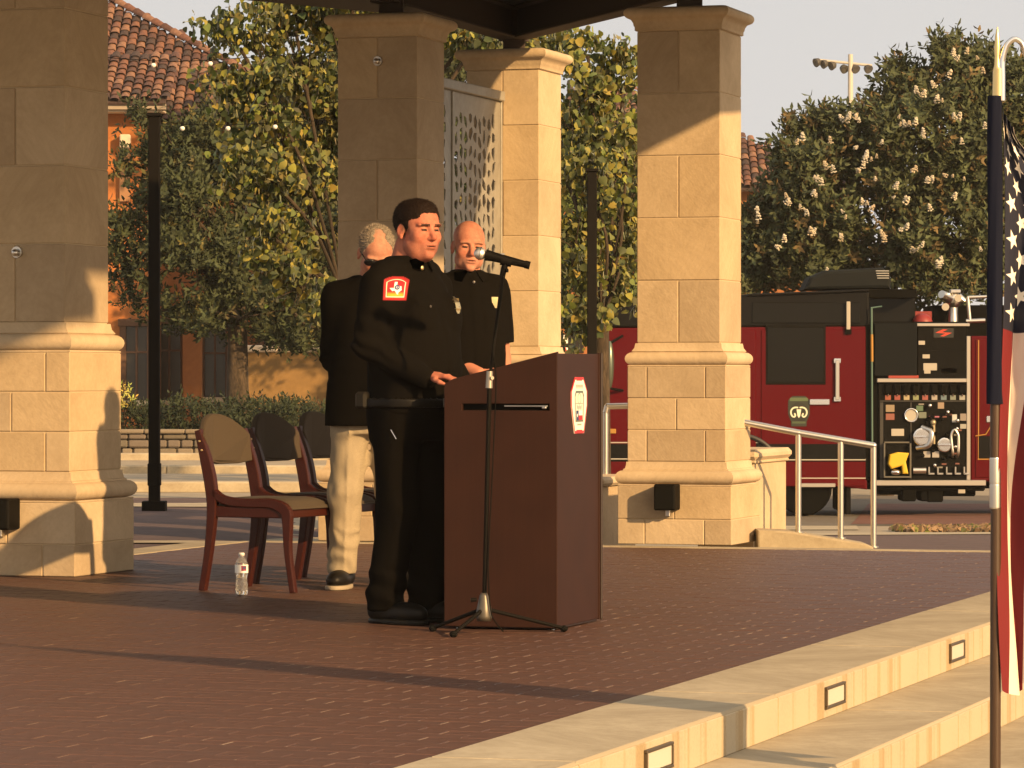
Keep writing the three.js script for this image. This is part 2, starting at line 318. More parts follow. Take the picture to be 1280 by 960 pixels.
// ---------------------------------------------------------------- columns
function makeColumn(label, cx, dist, sc) {
  const t = thing('stone_column', label, 'column', V(cx, 0, -dist), YAW, 'stone columns of the pavilion');
  t.scale.setScalar(sc);
  const course = (name, y0, y1, half, cuts) => {
    const c = [0, ...cuts, 1];
    for (let i = 0; i + 1 < c.length; i++) {
      const w = (c[i + 1] - c[i]) * 2 * half - 0.005, h = y1 - y0 - 0.005;
      const o = mesh(name, box(w, h, 2 * half, 0.004, rr(0, 9) | 0, (rr(0, 7) | 0) * 0.37), M.stone[Math.floor(rnd() * 5)], t);
      o.position.set(-half + (c[i] + c[i + 1]) * half, (y0 + y1) / 2, rr(-0.0015, 0.0015));
    }
  };
  mesh('core', [bx(0, 0.19, 0, 0.736, 0.37, 0.736, 0.001), bx(0, 0.83, 0, 0.636, 0.62, 0.636, 0.001), bx(0, 2.3, 0, 0.536, 2.1, 0.536, 0.001)], M.mortar, t);
  course('plinth_block', 0, 0.162, 0.375, [0.24, 0.76]);
  course('plinth_block', 0.162, 0.373, 0.375, [0.5]);
  const st = M.stone[2];
  const torus = (h, y, r, a0 = -90, a1 = 90, n = 8) => Array.from({ length: n + 1 }, (_, i) => { const a = (a0 + (a1 - a0) * i / n) * Math.PI / 180; return [h + r * Math.cos(a), y + r * Math.sin(a)]; });
  mesh('base_moulding', squareLoft([[0.372, 0.374], [0.372, 0.382], ...torus(0.345, 0.427, 0.043), [0.345, 0.478], [0.336, 0.482], [0.331, 0.50], [0.328, 0.524]]), st, t);
  course('dado_block', 0.526, 0.727, 0.325, [0.2, 0.79]);
  course('dado_block', 0.727, 0.929, 0.325, [0.5]);
  course('dado_block', 0.929, 1.13, 0.325, [0.2, 0.79]);
  mesh('waist_moulding', squareLoft([[0.322, 1.131], [0.322, 1.138], ...torus(0.295, 1.180, 0.042), [0.302, 1.228], [0.296, 1.236], [0.287, 1.25], [0.282, 1.279]]), st, t);
  const y0 = 1.281, ch = 0.397;
  for (let i = 0; i < 5; i++) course('shaft_block', y0 + i * ch, y0 + (i + 1) * ch, 0.275, i % 2 === 0 ? [0.5] : []);
  const yc = y0 + 5 * ch;
  mesh('cap', squareLoft([[0.278, yc + 0.001], [0.286, yc + 0.006], [0.286, yc + 0.028], [0.291, yc + 0.034], [0.294, yc + 0.052], [0.305, yc + 0.072], ...torus(0.308, yc + 0.113, 0.036, -60, 90, 8), [0.28, yc + 0.153]]), M.stone[0], t);
  return t;
}
makeColumn('stone column carrying the shadow of a chair, beside the row of chairs', -2.58, 20.9, 1.06);
makeColumn('shaded stone column directly behind the men at the lectern', -0.79, 25.14, 1);
makeColumn('sunlit stone column with a black speaker box on its plinth, beside the handrail', 1.14, 24.67, 1);
makeColumn('stone column at the far end of the pierced metal screen', 0.015, 27.84, 1);

// small fittings on columns
function speakerBox(label, p, w, h, d) {
  const t = thing('wall_speaker', label, 'speaker', p, YAW, 'black speaker boxes on the column plinths');
  mesh('cabinet', bx(0, 0, d / 2, w, h, d, 0.008), M.blackPlastic, t);
  mesh('grille', bx(0, 0, d + 0.002, w * 0.88, h * 0.88, 0.006, 0.002), M.rubber, t);
  mesh('bracket', bx(0, -h * 0.62, 0.03, 0.03, h * 0.25, 0.05, 0.004), M.steel, t);
  return t;
}
const faceUV = (cx, dist, half, a, y) => { const c = V(cx, 0, -dist); return c.add(V(-half * ux + a * uz, y, half * uz + a * ux)); };
speakerBox('small black speaker box low on the sunlit column by the handrail', faceUV(1.14, 24.67, 0.376, -0.03, 0.305), 0.14, 0.165, 0.13);
speakerBox('black speaker box with a steel bracket on the plinth shadowed by a chair', faceUV(-2.58, 20.9, 0.399, -0.02, 0.335), 0.20, 0.165, 0.15);
function roundFitting(label, p) {
  const t = thing('round_fitting', label, 'fitting', p, YAW, 'small round metal fittings on the columns');
  mesh('flange', new THREE.CylinderGeometry(0.03, 0.034, 0.012, 18).rotateX(Math.PI / 2).translate(0, 0, 0.006), M.steel, t);
  mesh('knob', ball(0, -0.004, 0.03, 0.02, 1, 1, 0.9), M.steel, t);
}
roundFitting('round metal fitting on the column shadowed by the chair', faceUV(-2.58, 20.9, 0.2925, 0.012, 1.735));
roundFitting('round metal fitting high on the shaded column behind the men', faceUV(-0.79, 25.14, 0.276, 0.005, 3.11));

// ---------------------------------------------------------------- pavilion roof: steel posts, beams, deck
{
  const t = thing('pavilion_roof', 'dark steel framed pavilion roof standing on the stone columns', 'roof');
  const poly = [[-0.72, 2.06], [-0.70, 2.22], [-2, 2.44], [-7.65, 2.53], [-7.65, 3.12], [-10.2, 3.45], [-10.2, -5.5], [0.2, -5.0], [3.5, -3.3], [3.6, -2.95]];
  const sh = poly.map(([u, v]) => { const p = uv(u, v); return [p.x, -p.z]; });
  const g = extrude(sh, 0.16).rotateX(-Math.PI / 2); g.translate(0, 3.75, 0); mesh('deck', g, M.roofDark, t);
  const C = { c1: V(-2.58, 0, -20.9), c2: V(-0.79, 0, -25.14), c3: V(1.14, 0, -24.67), c4: V(0.015, 0, -27.84) };
  const beam = (a, b, y0, y1, w, ea = 0, eb = 0) => {
    const d = V().subVectors(b, a).setY(0), L = d.length(); d.normalize();
    const A = a.clone().addScaledVector(d, -ea), B = b.clone().addScaledVector(d, eb), n = Math.hypot(B.x - A.x, B.z - A.z);
    const gg = mg([bx(0, (y0 + y1) / 2, 0, 0.012, y1 - y0 - 0.03, n, 0.001), bx(0, y1 - 0.008, 0, w, 0.016, n, 0.003), bx(0, y0 + 0.008, 0, w, 0.016, n, 0.003)]);
    gg.rotateY(Math.atan2(d.x, d.z)).translate((A.x + B.x) / 2, 0, (A.z + B.z) / 2); mesh('beam', gg, M.roofDark, t);
  };
  beam(C.c4, C.c2, 3.50, 3.735, 0.16, 0.12, 0.2); beam(C.c4, C.c3, 3.504, 3.739, 0.16, 0.12, 0.2);
  beam(C.c2, C.c1, 3.64, 3.742, 0.16, -0.2, 0.2); beam(C.c3, uv(-7.4, 0.5), 3.56, 3.745, 0.16, -0.2, 0);
  for (const c of [C.c2, C.c3, C.c4]) mesh('post', bx(c.x, 3.58, c.z, 0.16, 0.31, 0.16, 0.006).clone(), M.roofDark, t);
  mesh('post', bx(C.c1.x, 3.69, C.c1.z, 0.16, 0.12, 0.16, 0.006), M.roofDark, t);
  const mid = uv(0.9, -1.35);                                        // round ceiling plate where the beams meet
  mesh('ceiling_plate', new THREE.CylinderGeometry(0.55, 0.55, 0.03, 40).translate(mid.x, 3.733, mid.z), mat([0.10, 0.045, 0.03], 0.8), t);
}

// ---------------------------------------------------------------- pierced metal screen between two columns
{
  const t = thing('metal_screen', 'grey pierced metal screen spanning between two stone columns', 'screen', V(-0.845, 0, -25.157), YAW);
  // local: -z runs away along U
  mesh('top_rail', bx(0, 3.075, -1.41, 0.08, 0.07, 2.24, 0.006), M.screenMetal, t);
  mesh('bottom_rail', bx(0, 1.30, -1.41, 0.06, 0.05, 2.20, 0.006), M.screenMetal, t);
  const x0 = 0.30, x1 = 2.52, n = 2, w = (x1 - x0) / n;
  for (let k = 0; k < n; k++) {
    const a = x0 + k * w + 0.004, b = a + w - 0.008, y0 = 1.33, y1 = 3.035, holes = [];
    const cw = 0.105, chh = 0.118;
    for (let i = 0; i < Math.floor((b - a - 0.08) / cw); i++) for (let j = 0; j < Math.floor((y1 - y0 - 0.08) / chh); j++) {
      
      const cx = a + 0.04 + (i + 0.5) * cw + rr(-0.006, 0.006), cy = y0 + 0.10 + (j + 0.35 + 0.5 * ((i * 0.618) % 1)) * chh * 0.96 + rr(-0.005, 0.005), an = rr(-0.9, 0.9), L = rr(0.05, 0.07), W = rr(0.030, 0.052);
      if (cy > y1 - 0.075) continue;
      const pts = []; const m = 5 + (rnd() * 2 | 0);
      for (let q = 0; q < m; q++) { const f = q / m * 6.283 + rr(-0.25, 0.25); const x = Math.cos(f) * W * rr(0.55, 1.2), y = Math.sin(f) * L * rr(0.6, 1.15); pts.push([clamp(cx + x * Math.cos(an) - y * Math.sin(an), cx - cw / 2 + 0.004, cx + cw / 2 - 0.004), clamp(cy + x * Math.sin(an) + y * Math.cos(an), cy - chh / 2 + 0.004, cy + chh / 2 - 0.004)]); }
      holes.push(pts);
    }
    const g = extrude([[a, y0], [b, y0], [b, y1], [a, y1]], 0.008, 0, holes).rotateY(Math.PI / 2);
    mesh('pierced_panel', g, M.screenMetal, t);
    mesh('stile', bx(0.004, (y0 + y1) / 2, -(b + 0.004), 0.03, y1 - y0, 0.03, 0.003), M.screenMetal, t);
  }
}

// ---------------------------------------------------------------- cheek wall, ramp kerb and handrails beside the far column
{
  const w = thing('cheek_wall', 'low stone cheek wall with rounded cap between column and handrail', 'wall', V(1.55, 0, -25.5), YAW);
  mesh('wall_body', bx(-0.02, 0.1, 0, 0.38, 0.80, 0.9, 0.006), M.stone[0], w);
  mesh('wall_cap', [bx(-0.02, 0.555, 0, 0.45, 0.07, 0.98, 0.024), bx(-0.02, 0.51, 0, 0.41, 0.02, 0.94, 0.006)], M.stone[2], w);
  const k = thing('ramp_kerb', 'sloping pale concrete kerb carrying the handrail posts', 'kerb');
  const D = 24.75, pt = (x, y) => { const p = at(x, y, D); return [p.x, p.y]; };
  mesh('kerb_body', extrude([pt(945, 690), pt(1091, 690), pt(1088, 682), pt(1078, 678), pt(985, 663), pt(945, 661)], 0.34, 0.012).translate(0, 0, -D - 0.17), M.conc, k);
  const rail = (label, tops, foot, dist, lead) => {
    const t = thing('handrail', label, 'handrail', V(0, 0, 0), 0, 'stainless steel handrails');
    const P = tops.map(([x, y]) => at(x, y, dist));
    const pts = [...(lead ? lead.map(([x, y, d]) => at(x, y, d)) : []), ...P];
    for (let i = 0; i + 1 < pts.length; i++) mesh('rail', [cyl(pts[i], pts[i + 1], 0.021, 0.021, 12), ball(pts[i + 1].x, pts[i + 1].y, pts[i + 1].z, 0.021)], M.steel, t);
    foot.forEach(([x, yTop, yBot]) => { const a = at(x, yTop, dist), b = at(x, yBot, dist); b.x = a.x; mesh('post', cyl(b, a, 0.019, 0.019, 12), M.steel, t); mesh('flange', cyl(V(b.x, b.y - 0.004, b.z), V(b.x, b.y + 0.006, b.z), 0.034, 0.034, 14), M.steel, t); });
  };
  rail('stainless handrail descending right of the sunlit column', [[930, 528], [998, 541], [1092, 557]], [[998, 541, 666], [1051, 550, 673], [1092, 557, 684]], D);
  rail('stainless handrail between the lectern and the sunlit column', [[757, 516], [759, 508], [800, 507]], [[757, 516, 680]], 26.6);
  const w2 = thing('cheek_wall', 'low stone cheek wall seen past the lectern edge', 'wall', V(0.52, 0, -26.2), YAW);
  mesh('wall_body', bx(0, 0.05, 0, 0.42, 0.56, 0.9, 0.006), M.stone[1], w2);
  mesh('wall_cap', bx(0, 0.36, 0, 0.50, 0.06, 0.98, 0.02), M.stone[2], w2);
}

// ---------------------------------------------------------------- lectern
function canvasTex(w, h, draw) { const c = document.createElement('canvas'); c.width = w; c.height = h; draw(c.getContext('2d'), w, h); const t = new THREE.CanvasTexture(c); t.colorSpace = THREE.SRGBColorSpace; t.anisotropy = 8; return t; }
function texasPath(g, x, y, s) {
  const p = [[0.36, 0], [0.58, 0], [0.58, 0.26], [0.72, 0.33], [0.95, 0.36], [0.97, 0.58], [1.0, 0.68], [0.86, 0.78], [0.72, 0.9], [0.72, 1.08], [0.58, 1.0], [0.48, 0.8], [0.36, 0.72], [0.26, 0.8], [0.14, 0.68], [0, 0.52], [0.36, 0.5]];
  g.beginPath(); p.forEach(([a, b], i) => i ? g.lineTo(x + a * s, y + b * s) : g.moveTo(x + a * s, y + b * s)); g.closePath();
}
{
  const t = thing('lectern', 'tall dark brown laminate lectern with a shield emblem on its front', 'lectern', V(0.05, 0, -16.49), YAW);
  const side = [[-0.25, 0.012], [0.25, 0.012], [0.25, 1.172], [-0.21, 1.058], [-0.245, 1.04], [-0.25, 1.02]];
  const slot = [[-0.17, 0.925], [0.215, 0.925], [0.215, 0.953], [-0.17, 0.953]];
  mesh('side_panel', extrude(side, 0.022, 0.003, [slot]).translate(0, 0, 0.308), M.laminate, t);
  mesh('side_panel', extrude(side, 0.022, 0.003).translate(0, 0, -0.33), M.laminate, t);
  mesh('front_panel', bx(0.236, 0.59, 0, 0.02, 1.15, 0.614, 0.002), M.laminate, t);
  mesh('edge_strip', bx(0.252, 0.59, -0.325, 0.012, 1.16, 0.014, 0.003), M.laminateEdge, t);
  mesh('top_board', box(0.46, 0.02, 0.614, 0.003).clone().rotateZ(Math.atan2(0.114, 0.46)).translate(-0.005, 1.085, 0), M.laminate, t);
  mesh('shelf', bx(-0.02, 0.90, 0, 0.44, 0.018, 0.61, 0.003), M.laminateEdge, t);
  mesh('shelf', bx(-0.02, 0.40, 0, 0.44, 0.018, 0.61, 0.003), M.laminate, t);
  mesh('base_board', bx(0, 0.02, 0, 0.48, 0.03, 0.61, 0.003), M.laminateEdge, t);
  mesh('slot_backing', bx(0.02, 0.94, 0.285, 0.41, 0.06, 0.012, 0.002), M.rubber, t);
  mesh('slot_handle', [bx(0.115, 0.944, 0.336, 0.19, 0.007, 0.012, 0.002), bx(0.195, 0.938, 0.336, 0.02, 0.012, 0.014, 0.003)], M.steel, t);
  for (const z of [0.26, -0.26]) for (const x of [-0.2, 0.2]) mesh('glide', new THREE.CylinderGeometry(0.016, 0.018, 0.014, 12).translate(x, 0.007, z), M.chrome, t);
  const em = canvasTex(256, 256, (g, w, h) => {
    g.fillStyle = '#f2e9dc'; g.fillRect(0, 0, w, h);
    g.fillStyle = '#a3242c'; g.fillRect(80, 0, 96, 16); g.fillRect(80, 240, 96, 16);
    g.lineWidth = 11; g.strokeStyle = '#b42a31'; g.beginPath(); [[62, 6], [194, 6], [250, 62], [250, 130], [200, 250], [56, 250], [6, 130], [6, 62]].forEach(([a, b], i) => i ? g.lineTo(a, b) : g.moveTo(a, b)); g.closePath(); g.stroke();
    g.strokeStyle = '#a3242c'; g.lineWidth = 3; for (let i = 0; i < 9; i++) { g.beginPath(); g.moveTo(72 + i * 13, 34); g.lineTo(76 + i * 13, 50); g.lineTo(80 + i * 13, 34); g.stroke(); }
    g.fillStyle = '#59655f'; g.beginPath(); [[70, 62], [186, 62], [204, 84], [192, 204], [64, 204], [52, 84]].forEach(([a, b], i) => i ? g.lineTo(a, b) : g.moveTo(a, b)); g.fill();
    g.fillStyle = '#c9d2c4'; g.beginPath(); [[80, 72], [176, 72], [192, 90], [182, 196], [74, 196], [64, 90]].forEach(([a, b], i) => i ? g.lineTo(a, b) : g.moveTo(a, b)); g.fill();
    g.strokeStyle = '#7f8c84'; g.lineWidth = 5; g.beginPath(); g.arc(128, 98, 24, 0, 7); g.stroke(); g.fillStyle = '#8a958c'; g.fillRect(70, 118, 116, 4);
    g.fillStyle = '#5b6a75'; for (let i = 0; i < 5; i++) g.fillRect(92 + i * 15, 128 + (i % 2) * 4, 8, 16);
    g.fillStyle = '#22335f'; g.fillRect(78, 152, 40, 44); g.fillStyle = '#f4efe6'; g.fillRect(118, 152, 60, 22); g.fillStyle = '#b0242c'; g.fillRect(118, 174, 60, 22);
    g.fillStyle = '#f4efe6'; g.beginPath(); for (let i = 0; i < 10; i++) { const r = i % 2 ? 5 : 12, a = -Math.PI / 2 + i * Math.PI / 5; g.lineTo(98 + r * Math.cos(a), 174 + r * Math.sin(a)); } g.fill();
    g.fillStyle = '#8f9a92'; g.fillRect(92, 212, 72, 8);
  });
  const s = 0.12, o2 = [[-0.52, 1], [0.52, 1], [1, 0.5], [1, -0.02], [0.6, -1], [-0.6, -1], [-1, -0.02], [-1, 0.5]].map(([a, b]) => [a * s, b * s]);
  const g = extrude(o2, 0.003); const p = g.attributes.position, q = g.attributes.uv; for (let i = 0; i < p.count; i++) q.setXY(i, p.getX(i) / (2 * s) + 0.5, p.getY(i) / (2 * s) + 0.5);
  const e = mesh('emblem', g, new THREE.MeshStandardMaterial({ map: em, roughness: 0.5, side: THREE.DoubleSide }), t); e.rotation.y = Math.PI / 2; e.position.set(0.2465, 0.945, 0.0); e.userData.label = 'white and red shield emblem with a Texas flag';
}

// ---------------------------------------------------------------- microphone stand and microphone
{
  const t = thing('microphone_stand', 'black tripod microphone stand in front of the lectern', 'stand', V(-0.116, 0, -15.9));
  const ends = [V(-0.123, 0.012, 0.2), V(0.333, 0.012, -0.15), V(-0.215, 0.012, -0.17)];
  mesh('hub', lathe([[0, 0.055], [0.03, 0.055], [0.034, 0.075], [0.03, 0.11], [0.018, 0.16], [0.013, 0.172], [0, 0.172]], 20), mat([0.10, 0.09, 0.075], 0.4, { metalness: 0.4 }), t);
  for (const e of ends) { const l = mesh('leg', cyl(V(e.x * 0.08, 0.10, e.z * 0.08), V(e.x, 0.016, e.z), 0.0085, 0.0075, 10), M.iron, t); mesh('rubber_foot', ball(e.x, 0.014, e.z, 0.014, 1.2, 1, 1.2), M.rubber, l); }
  mesh('lower_pole', cyl(V(0, 0.06, 0), V(0.023, 1.05, 0), 0.0095, 0.0095, 12), M.iron, t);
  mesh('clutch', [cyl(V(0.0215, 1.02, 0), V(0.024, 1.09, 0), 0.0155, 0.014, 14), cyl(V(0.024, 1.062, 0.0), V(0.035, 1.062, 0.02), 0.008, 0.008, 8)], mat([0.35, 0.32, 0.27], 0.4, { metalness: 0.8 }), t);
  mesh('wing_screw', cyl(V(-0.03, 0.145, 0.01), V(-0.055, 0.143, 0.012), 0.008, 0.01, 8), M.iron, t);
  mesh('upper_pole', cyl(V(0.024, 1.06, 0), V(0.078, 1.50, 0), 0.0065, 0.0065, 12), M.iron, t);
  mesh('clip', [cyl(V(0.076, 1.485, 0), V(0.088, 1.535, 0), 0.012, 0.014, 12), cyl(V(0.07, 1.55, 0), V(0.115, 1.539, 0), 0.021, 0.019, 14, true), cyl(V(0.078, 1.505, 0), V(0.098, 1.507, 0.012), 0.007, 0.009, 8)], M.blackPlastic, t);
  mesh('cable', pipe([V(0.088, 1.50, 0.014), V(0.074, 1.40, 0.012), V(0.055, 1.28, 0.014), V(0.036, 1.18, 0.016), V(0.05, 1.05, 0.016), V(0.036, 0.7, 0.013), V(0.018, 0.3, 0.014), V(0.03, 0.09, 0.03), V(0.08, 0.01, -0.02)], 0.003, 60, 6), M.rubber, t);
  const m = thing('microphone', 'handheld microphone with silver grille clipped on the stand', 'microphone', V(-0.116, 0, -15.9));
  const a = V(-0.016, 1.577, 0), b = V(0.192, 1.527, 0), d = V().subVectors(b, a).normalize(), P = (k) => a.clone().addScaledVector(d, k);
  mesh('body', [cyl(P(0.022), P(0.05), 0.024, 0.021, 20), cyl(P(0.05), P(0.19), 0.0205, 0.0145, 20), cyl(P(0.19), P(0.212), 0.0165, 0.0165, 16)], M.blackPlastic, m);
  mesh('grille', new THREE.IcosahedronGeometry(0.0265, 3).translate(a.x, a.y, a.z), mat([0.72, 0.70, 0.66], 0.4, { metalness: 0.85, bumpMap: tStoneB, bumpScale: 0.001 }), m);
  mesh('grille_band', new THREE.TorusGeometry(0.0262, 0.003, 8, 24).applyQuaternion(new THREE.Quaternion().setFromUnitVectors(V(0, 0, 1), d)).translate(a.x, a.y, a.z), M.steel, m);
  mesh('switch', bx(0.075, 1.575, 0, 0.02, 0.006, 0.008, 0.001), M.steel, m);
}

// ---------------------------------------------------------------- chairs
function ribbon(pts, w) {                                       // pts: [z, y, half thickness]
  const L = [], R = [], c = new THREE.CatmullRomCurve3(pts.map(p => V(p[0], p[1], p[2])), false, 'catmullrom', 0.5), n = 22;
  for (let i = 0; i <= n; i++) { const p = c.getPoint(i / n), q = c.getTangent(i / n); const l = Math.hypot(q.x, q.y) || 1; L.push([p.x - q.y / l * p.z, p.y + q.x / l * p.z]); R.push([p.x + q.y / l * p.z, p.y - q.x / l * p.z]); }
  return extrude([...L, ...R.reverse()], w, 0.006).rotateY(-Math.PI / 2).translate(w / 2, 0, 0);   // x -> z
}
function makeChair(label, x, dist, turn) {
  const t = thing('side_chair', label, 'chair', V(x, 0, -dist), turn, 'wooden side chairs in a row');
  for (const s of [-1, 1]) {
    const X = s * 0.225;
    mesh('rear_post', ribbon([[-0.27, 0.0, 0.019], [-0.235, 0.2, 0.021], [-0.215, 0.4, 0.026], [-0.222, 0.52, 0.031], [-0.25, 0.65, 0.029], [-0.295, 0.80, 0.017]], 0.036).translate(X, 0, 0), M.mahogany, t);
    mesh('front_leg', ribbon([[0.245, 0.0, 0.016], [0.215, 0.2, 0.018], [0.212, 0.33, 0.024], [0.2, 0.405, 0.03], [0.12, 0.44, 0.024], [-0.02, 0.44, 0.022], [-0.15, 0.455, 0.022], [-0.215, 0.50, 0.02]], 0.036).translate(X, 0, 0), M.mahogany, t);
    mesh('side_rail', bx(X - s * 0.004, 0.395, 0, 0.026, 0.055, 0.40, 0.004), M.mahogany, t);
    for (const y of [0.70, 0.745]) mesh('screw_cover', ball(X + s * 0.019, y, -0.252 - (y - 0.65) * 0.3, 0.006, 0.4, 1, 1), M.gold, t);
    for (const z of [-0.268, 0.243]) mesh('glide', new THREE.CylinderGeometry(0.011, 0.013, 0.006, 10).translate(X, 0.003, z), M.chrome, t);
  }
  mesh('front_rail', bx(0, 0.395, 0.195, 0.42, 0.055, 0.026, 0.004), M.mahogany, t);
  mesh('rear_rail', bx(0, 0.395, -0.2, 0.42, 0.055, 0.026, 0.004), M.mahogany, t);
  { // padded seat, domed
    const n = 16, pos = [], idx = [], uvs = [];
    for (let i = 0; i <= n; i++) for (let j = 0; j <= n; j++) { const a = i / n * 2 - 1, b = j / n * 2 - 1; const e = (1 - Math.pow(Math.abs(a), 6)) * (1 - Math.pow(Math.abs(b), 6)); pos.push(a * 0.212, 0.425 + 0.042 * Math.sqrt(Math.max(0, e)) + (b > 0.5 ? -(b - 0.5) * (b - 0.5) * 0.06 : 0), b * 0.225); uvs.push(a * 0.2, b * 0.2); }
    for (let i = 0; i < n; i++) for (let j = 0; j < n; j++) { const q = i * (n + 1) + j; idx.push(q, q + 1, q + n + 1, q + 1, q + n + 2, q + n + 1); }
    const g = new THREE.BufferGeometry(); g.setAttribute('position', new THREE.Float32BufferAttribute(pos, 3)); g.setAttribute('uv', new THREE.Float32BufferAttribute(uvs, 2)); g.setIndex(idx); g.computeVertexNormals();
    mesh('seat', [g, bx(0, 0.42, 0, 0.42, 0.012, 0.44, 0.003)], M.upholstery, t);
  }
  { // back pad with an arched top, curved across
    const pts = []; for (let i = 0; i <= 20; i++) { const a = i / 20 * 2 - 1; pts.push([a * 0.232, 0.775 + 0.105 * (1 - Math.pow(Math.abs(a), 2.3))]); }
    pts.push([0.205, 0.64], [0.1, 0.628], [-0.1, 0.628], [-0.205, 0.64]);
    const g = extrude(pts, 0.04, 0.012), p = g.attributes.position;
    for (let i = 0; i < p.count; i++) { const X = p.getX(i), y = p.getY(i), z = p.getZ(i); p.setZ(i, z - 0.262 - (y - 0.66) * 0.28 - 0.035 * (1 - (X / 0.23) ** 2)); }
    g.computeVertexNormals(); mesh('back_pad', g, M.upholstery, t);
  }
  return t;
}
{
  const turn = Math.atan2(0.90, 0.43);
  makeChair('wooden chair with brown padded back, beside the water bottle', -1.20, 19.23, turn);
  makeChair('wooden chair standing in the middle of the row of three', -0.985, 19.88, turn);
  makeChair('wooden chair farthest from the bottle, half hidden behind the man in khaki trousers', -0.775, 20.53, turn);
}
// ---------------------------------------------------------------- water bottle
{
  const t = thing('water_bottle', 'clear plastic water bottle with white label on the brick floor', 'bottle', V(-1.32, 0, -18.74));
  const pet = new THREE.MeshPhysicalMaterial({ color: col(0.92, 0.93, 0.92), roughness: 0.12, transmission: 0.9, thickness: 0, ior: 1.4, side: THREE.DoubleSide });
  mesh('bottle_body', lathe([[0, 0.004], [0.024, 0], [0.031, 0.006], [0.032, 0.03], [0.029, 0.04], [0.032, 0.05], [0.0285, 0.062], [0.0275, 0.085], [0.031, 0.105], [0.032, 0.112], [0.032, 0.148], [0.029, 0.16], [0.02, 0.178], [0.0125, 0.186], [0.0125, 0.196]], 28), pet, t);
  mesh('water', lathe([[0, 0.006], [0.0225, 0.003], [0.0295, 0.008], [0.0303, 0.03], [0.0275, 0.04], [0.0303, 0.05], [0.027, 0.062], [0.026, 0.085], [0.0293, 0.105], [0.0303, 0.113], [0.0303, 0.147], [0.027, 0.158], [0, 0.158]], 28), new THREE.MeshPhysicalMaterial({ color: col(0.95, 0.96, 0.95), roughness: 0.03, transmission: 1, thickness: 0.05, ior: 1.33 }), t);
  mesh('cap', lathe([[0, 0.192], [0.0145, 0.192], [0.0148, 0.205], [0.0125, 0.208], [0, 0.208]], 20), mat([0.75, 0.74, 0.70], 0.45), t);
  const lt = canvasTex(256, 64, (g, w, h) => { g.fillStyle = '#f1ede4'; g.fillRect(0, 0, w, h); for (const x of [40, 168]) { g.fillStyle = '#8c2440'; g.fillRect(x, 8, 34, 40); g.fillStyle = '#3c3a6a'; g.beginPath(); g.arc(x + 20, 24, 11, 0, 7); g.fill(); g.fillStyle = '#b9b4aa'; g.fillRect(x + 44, 14, 26, 4); g.fillRect(x + 44, 26, 30, 3); } });
  mesh('label', new THREE.CylinderGeometry(0.0326, 0.0326, 0.04, 32, 1, true).rotateY(2.2).translate(0, 0.130, 0), new THREE.MeshStandardMaterial({ map: lt, roughness: 0.5, side: THREE.DoubleSide }), t);
}

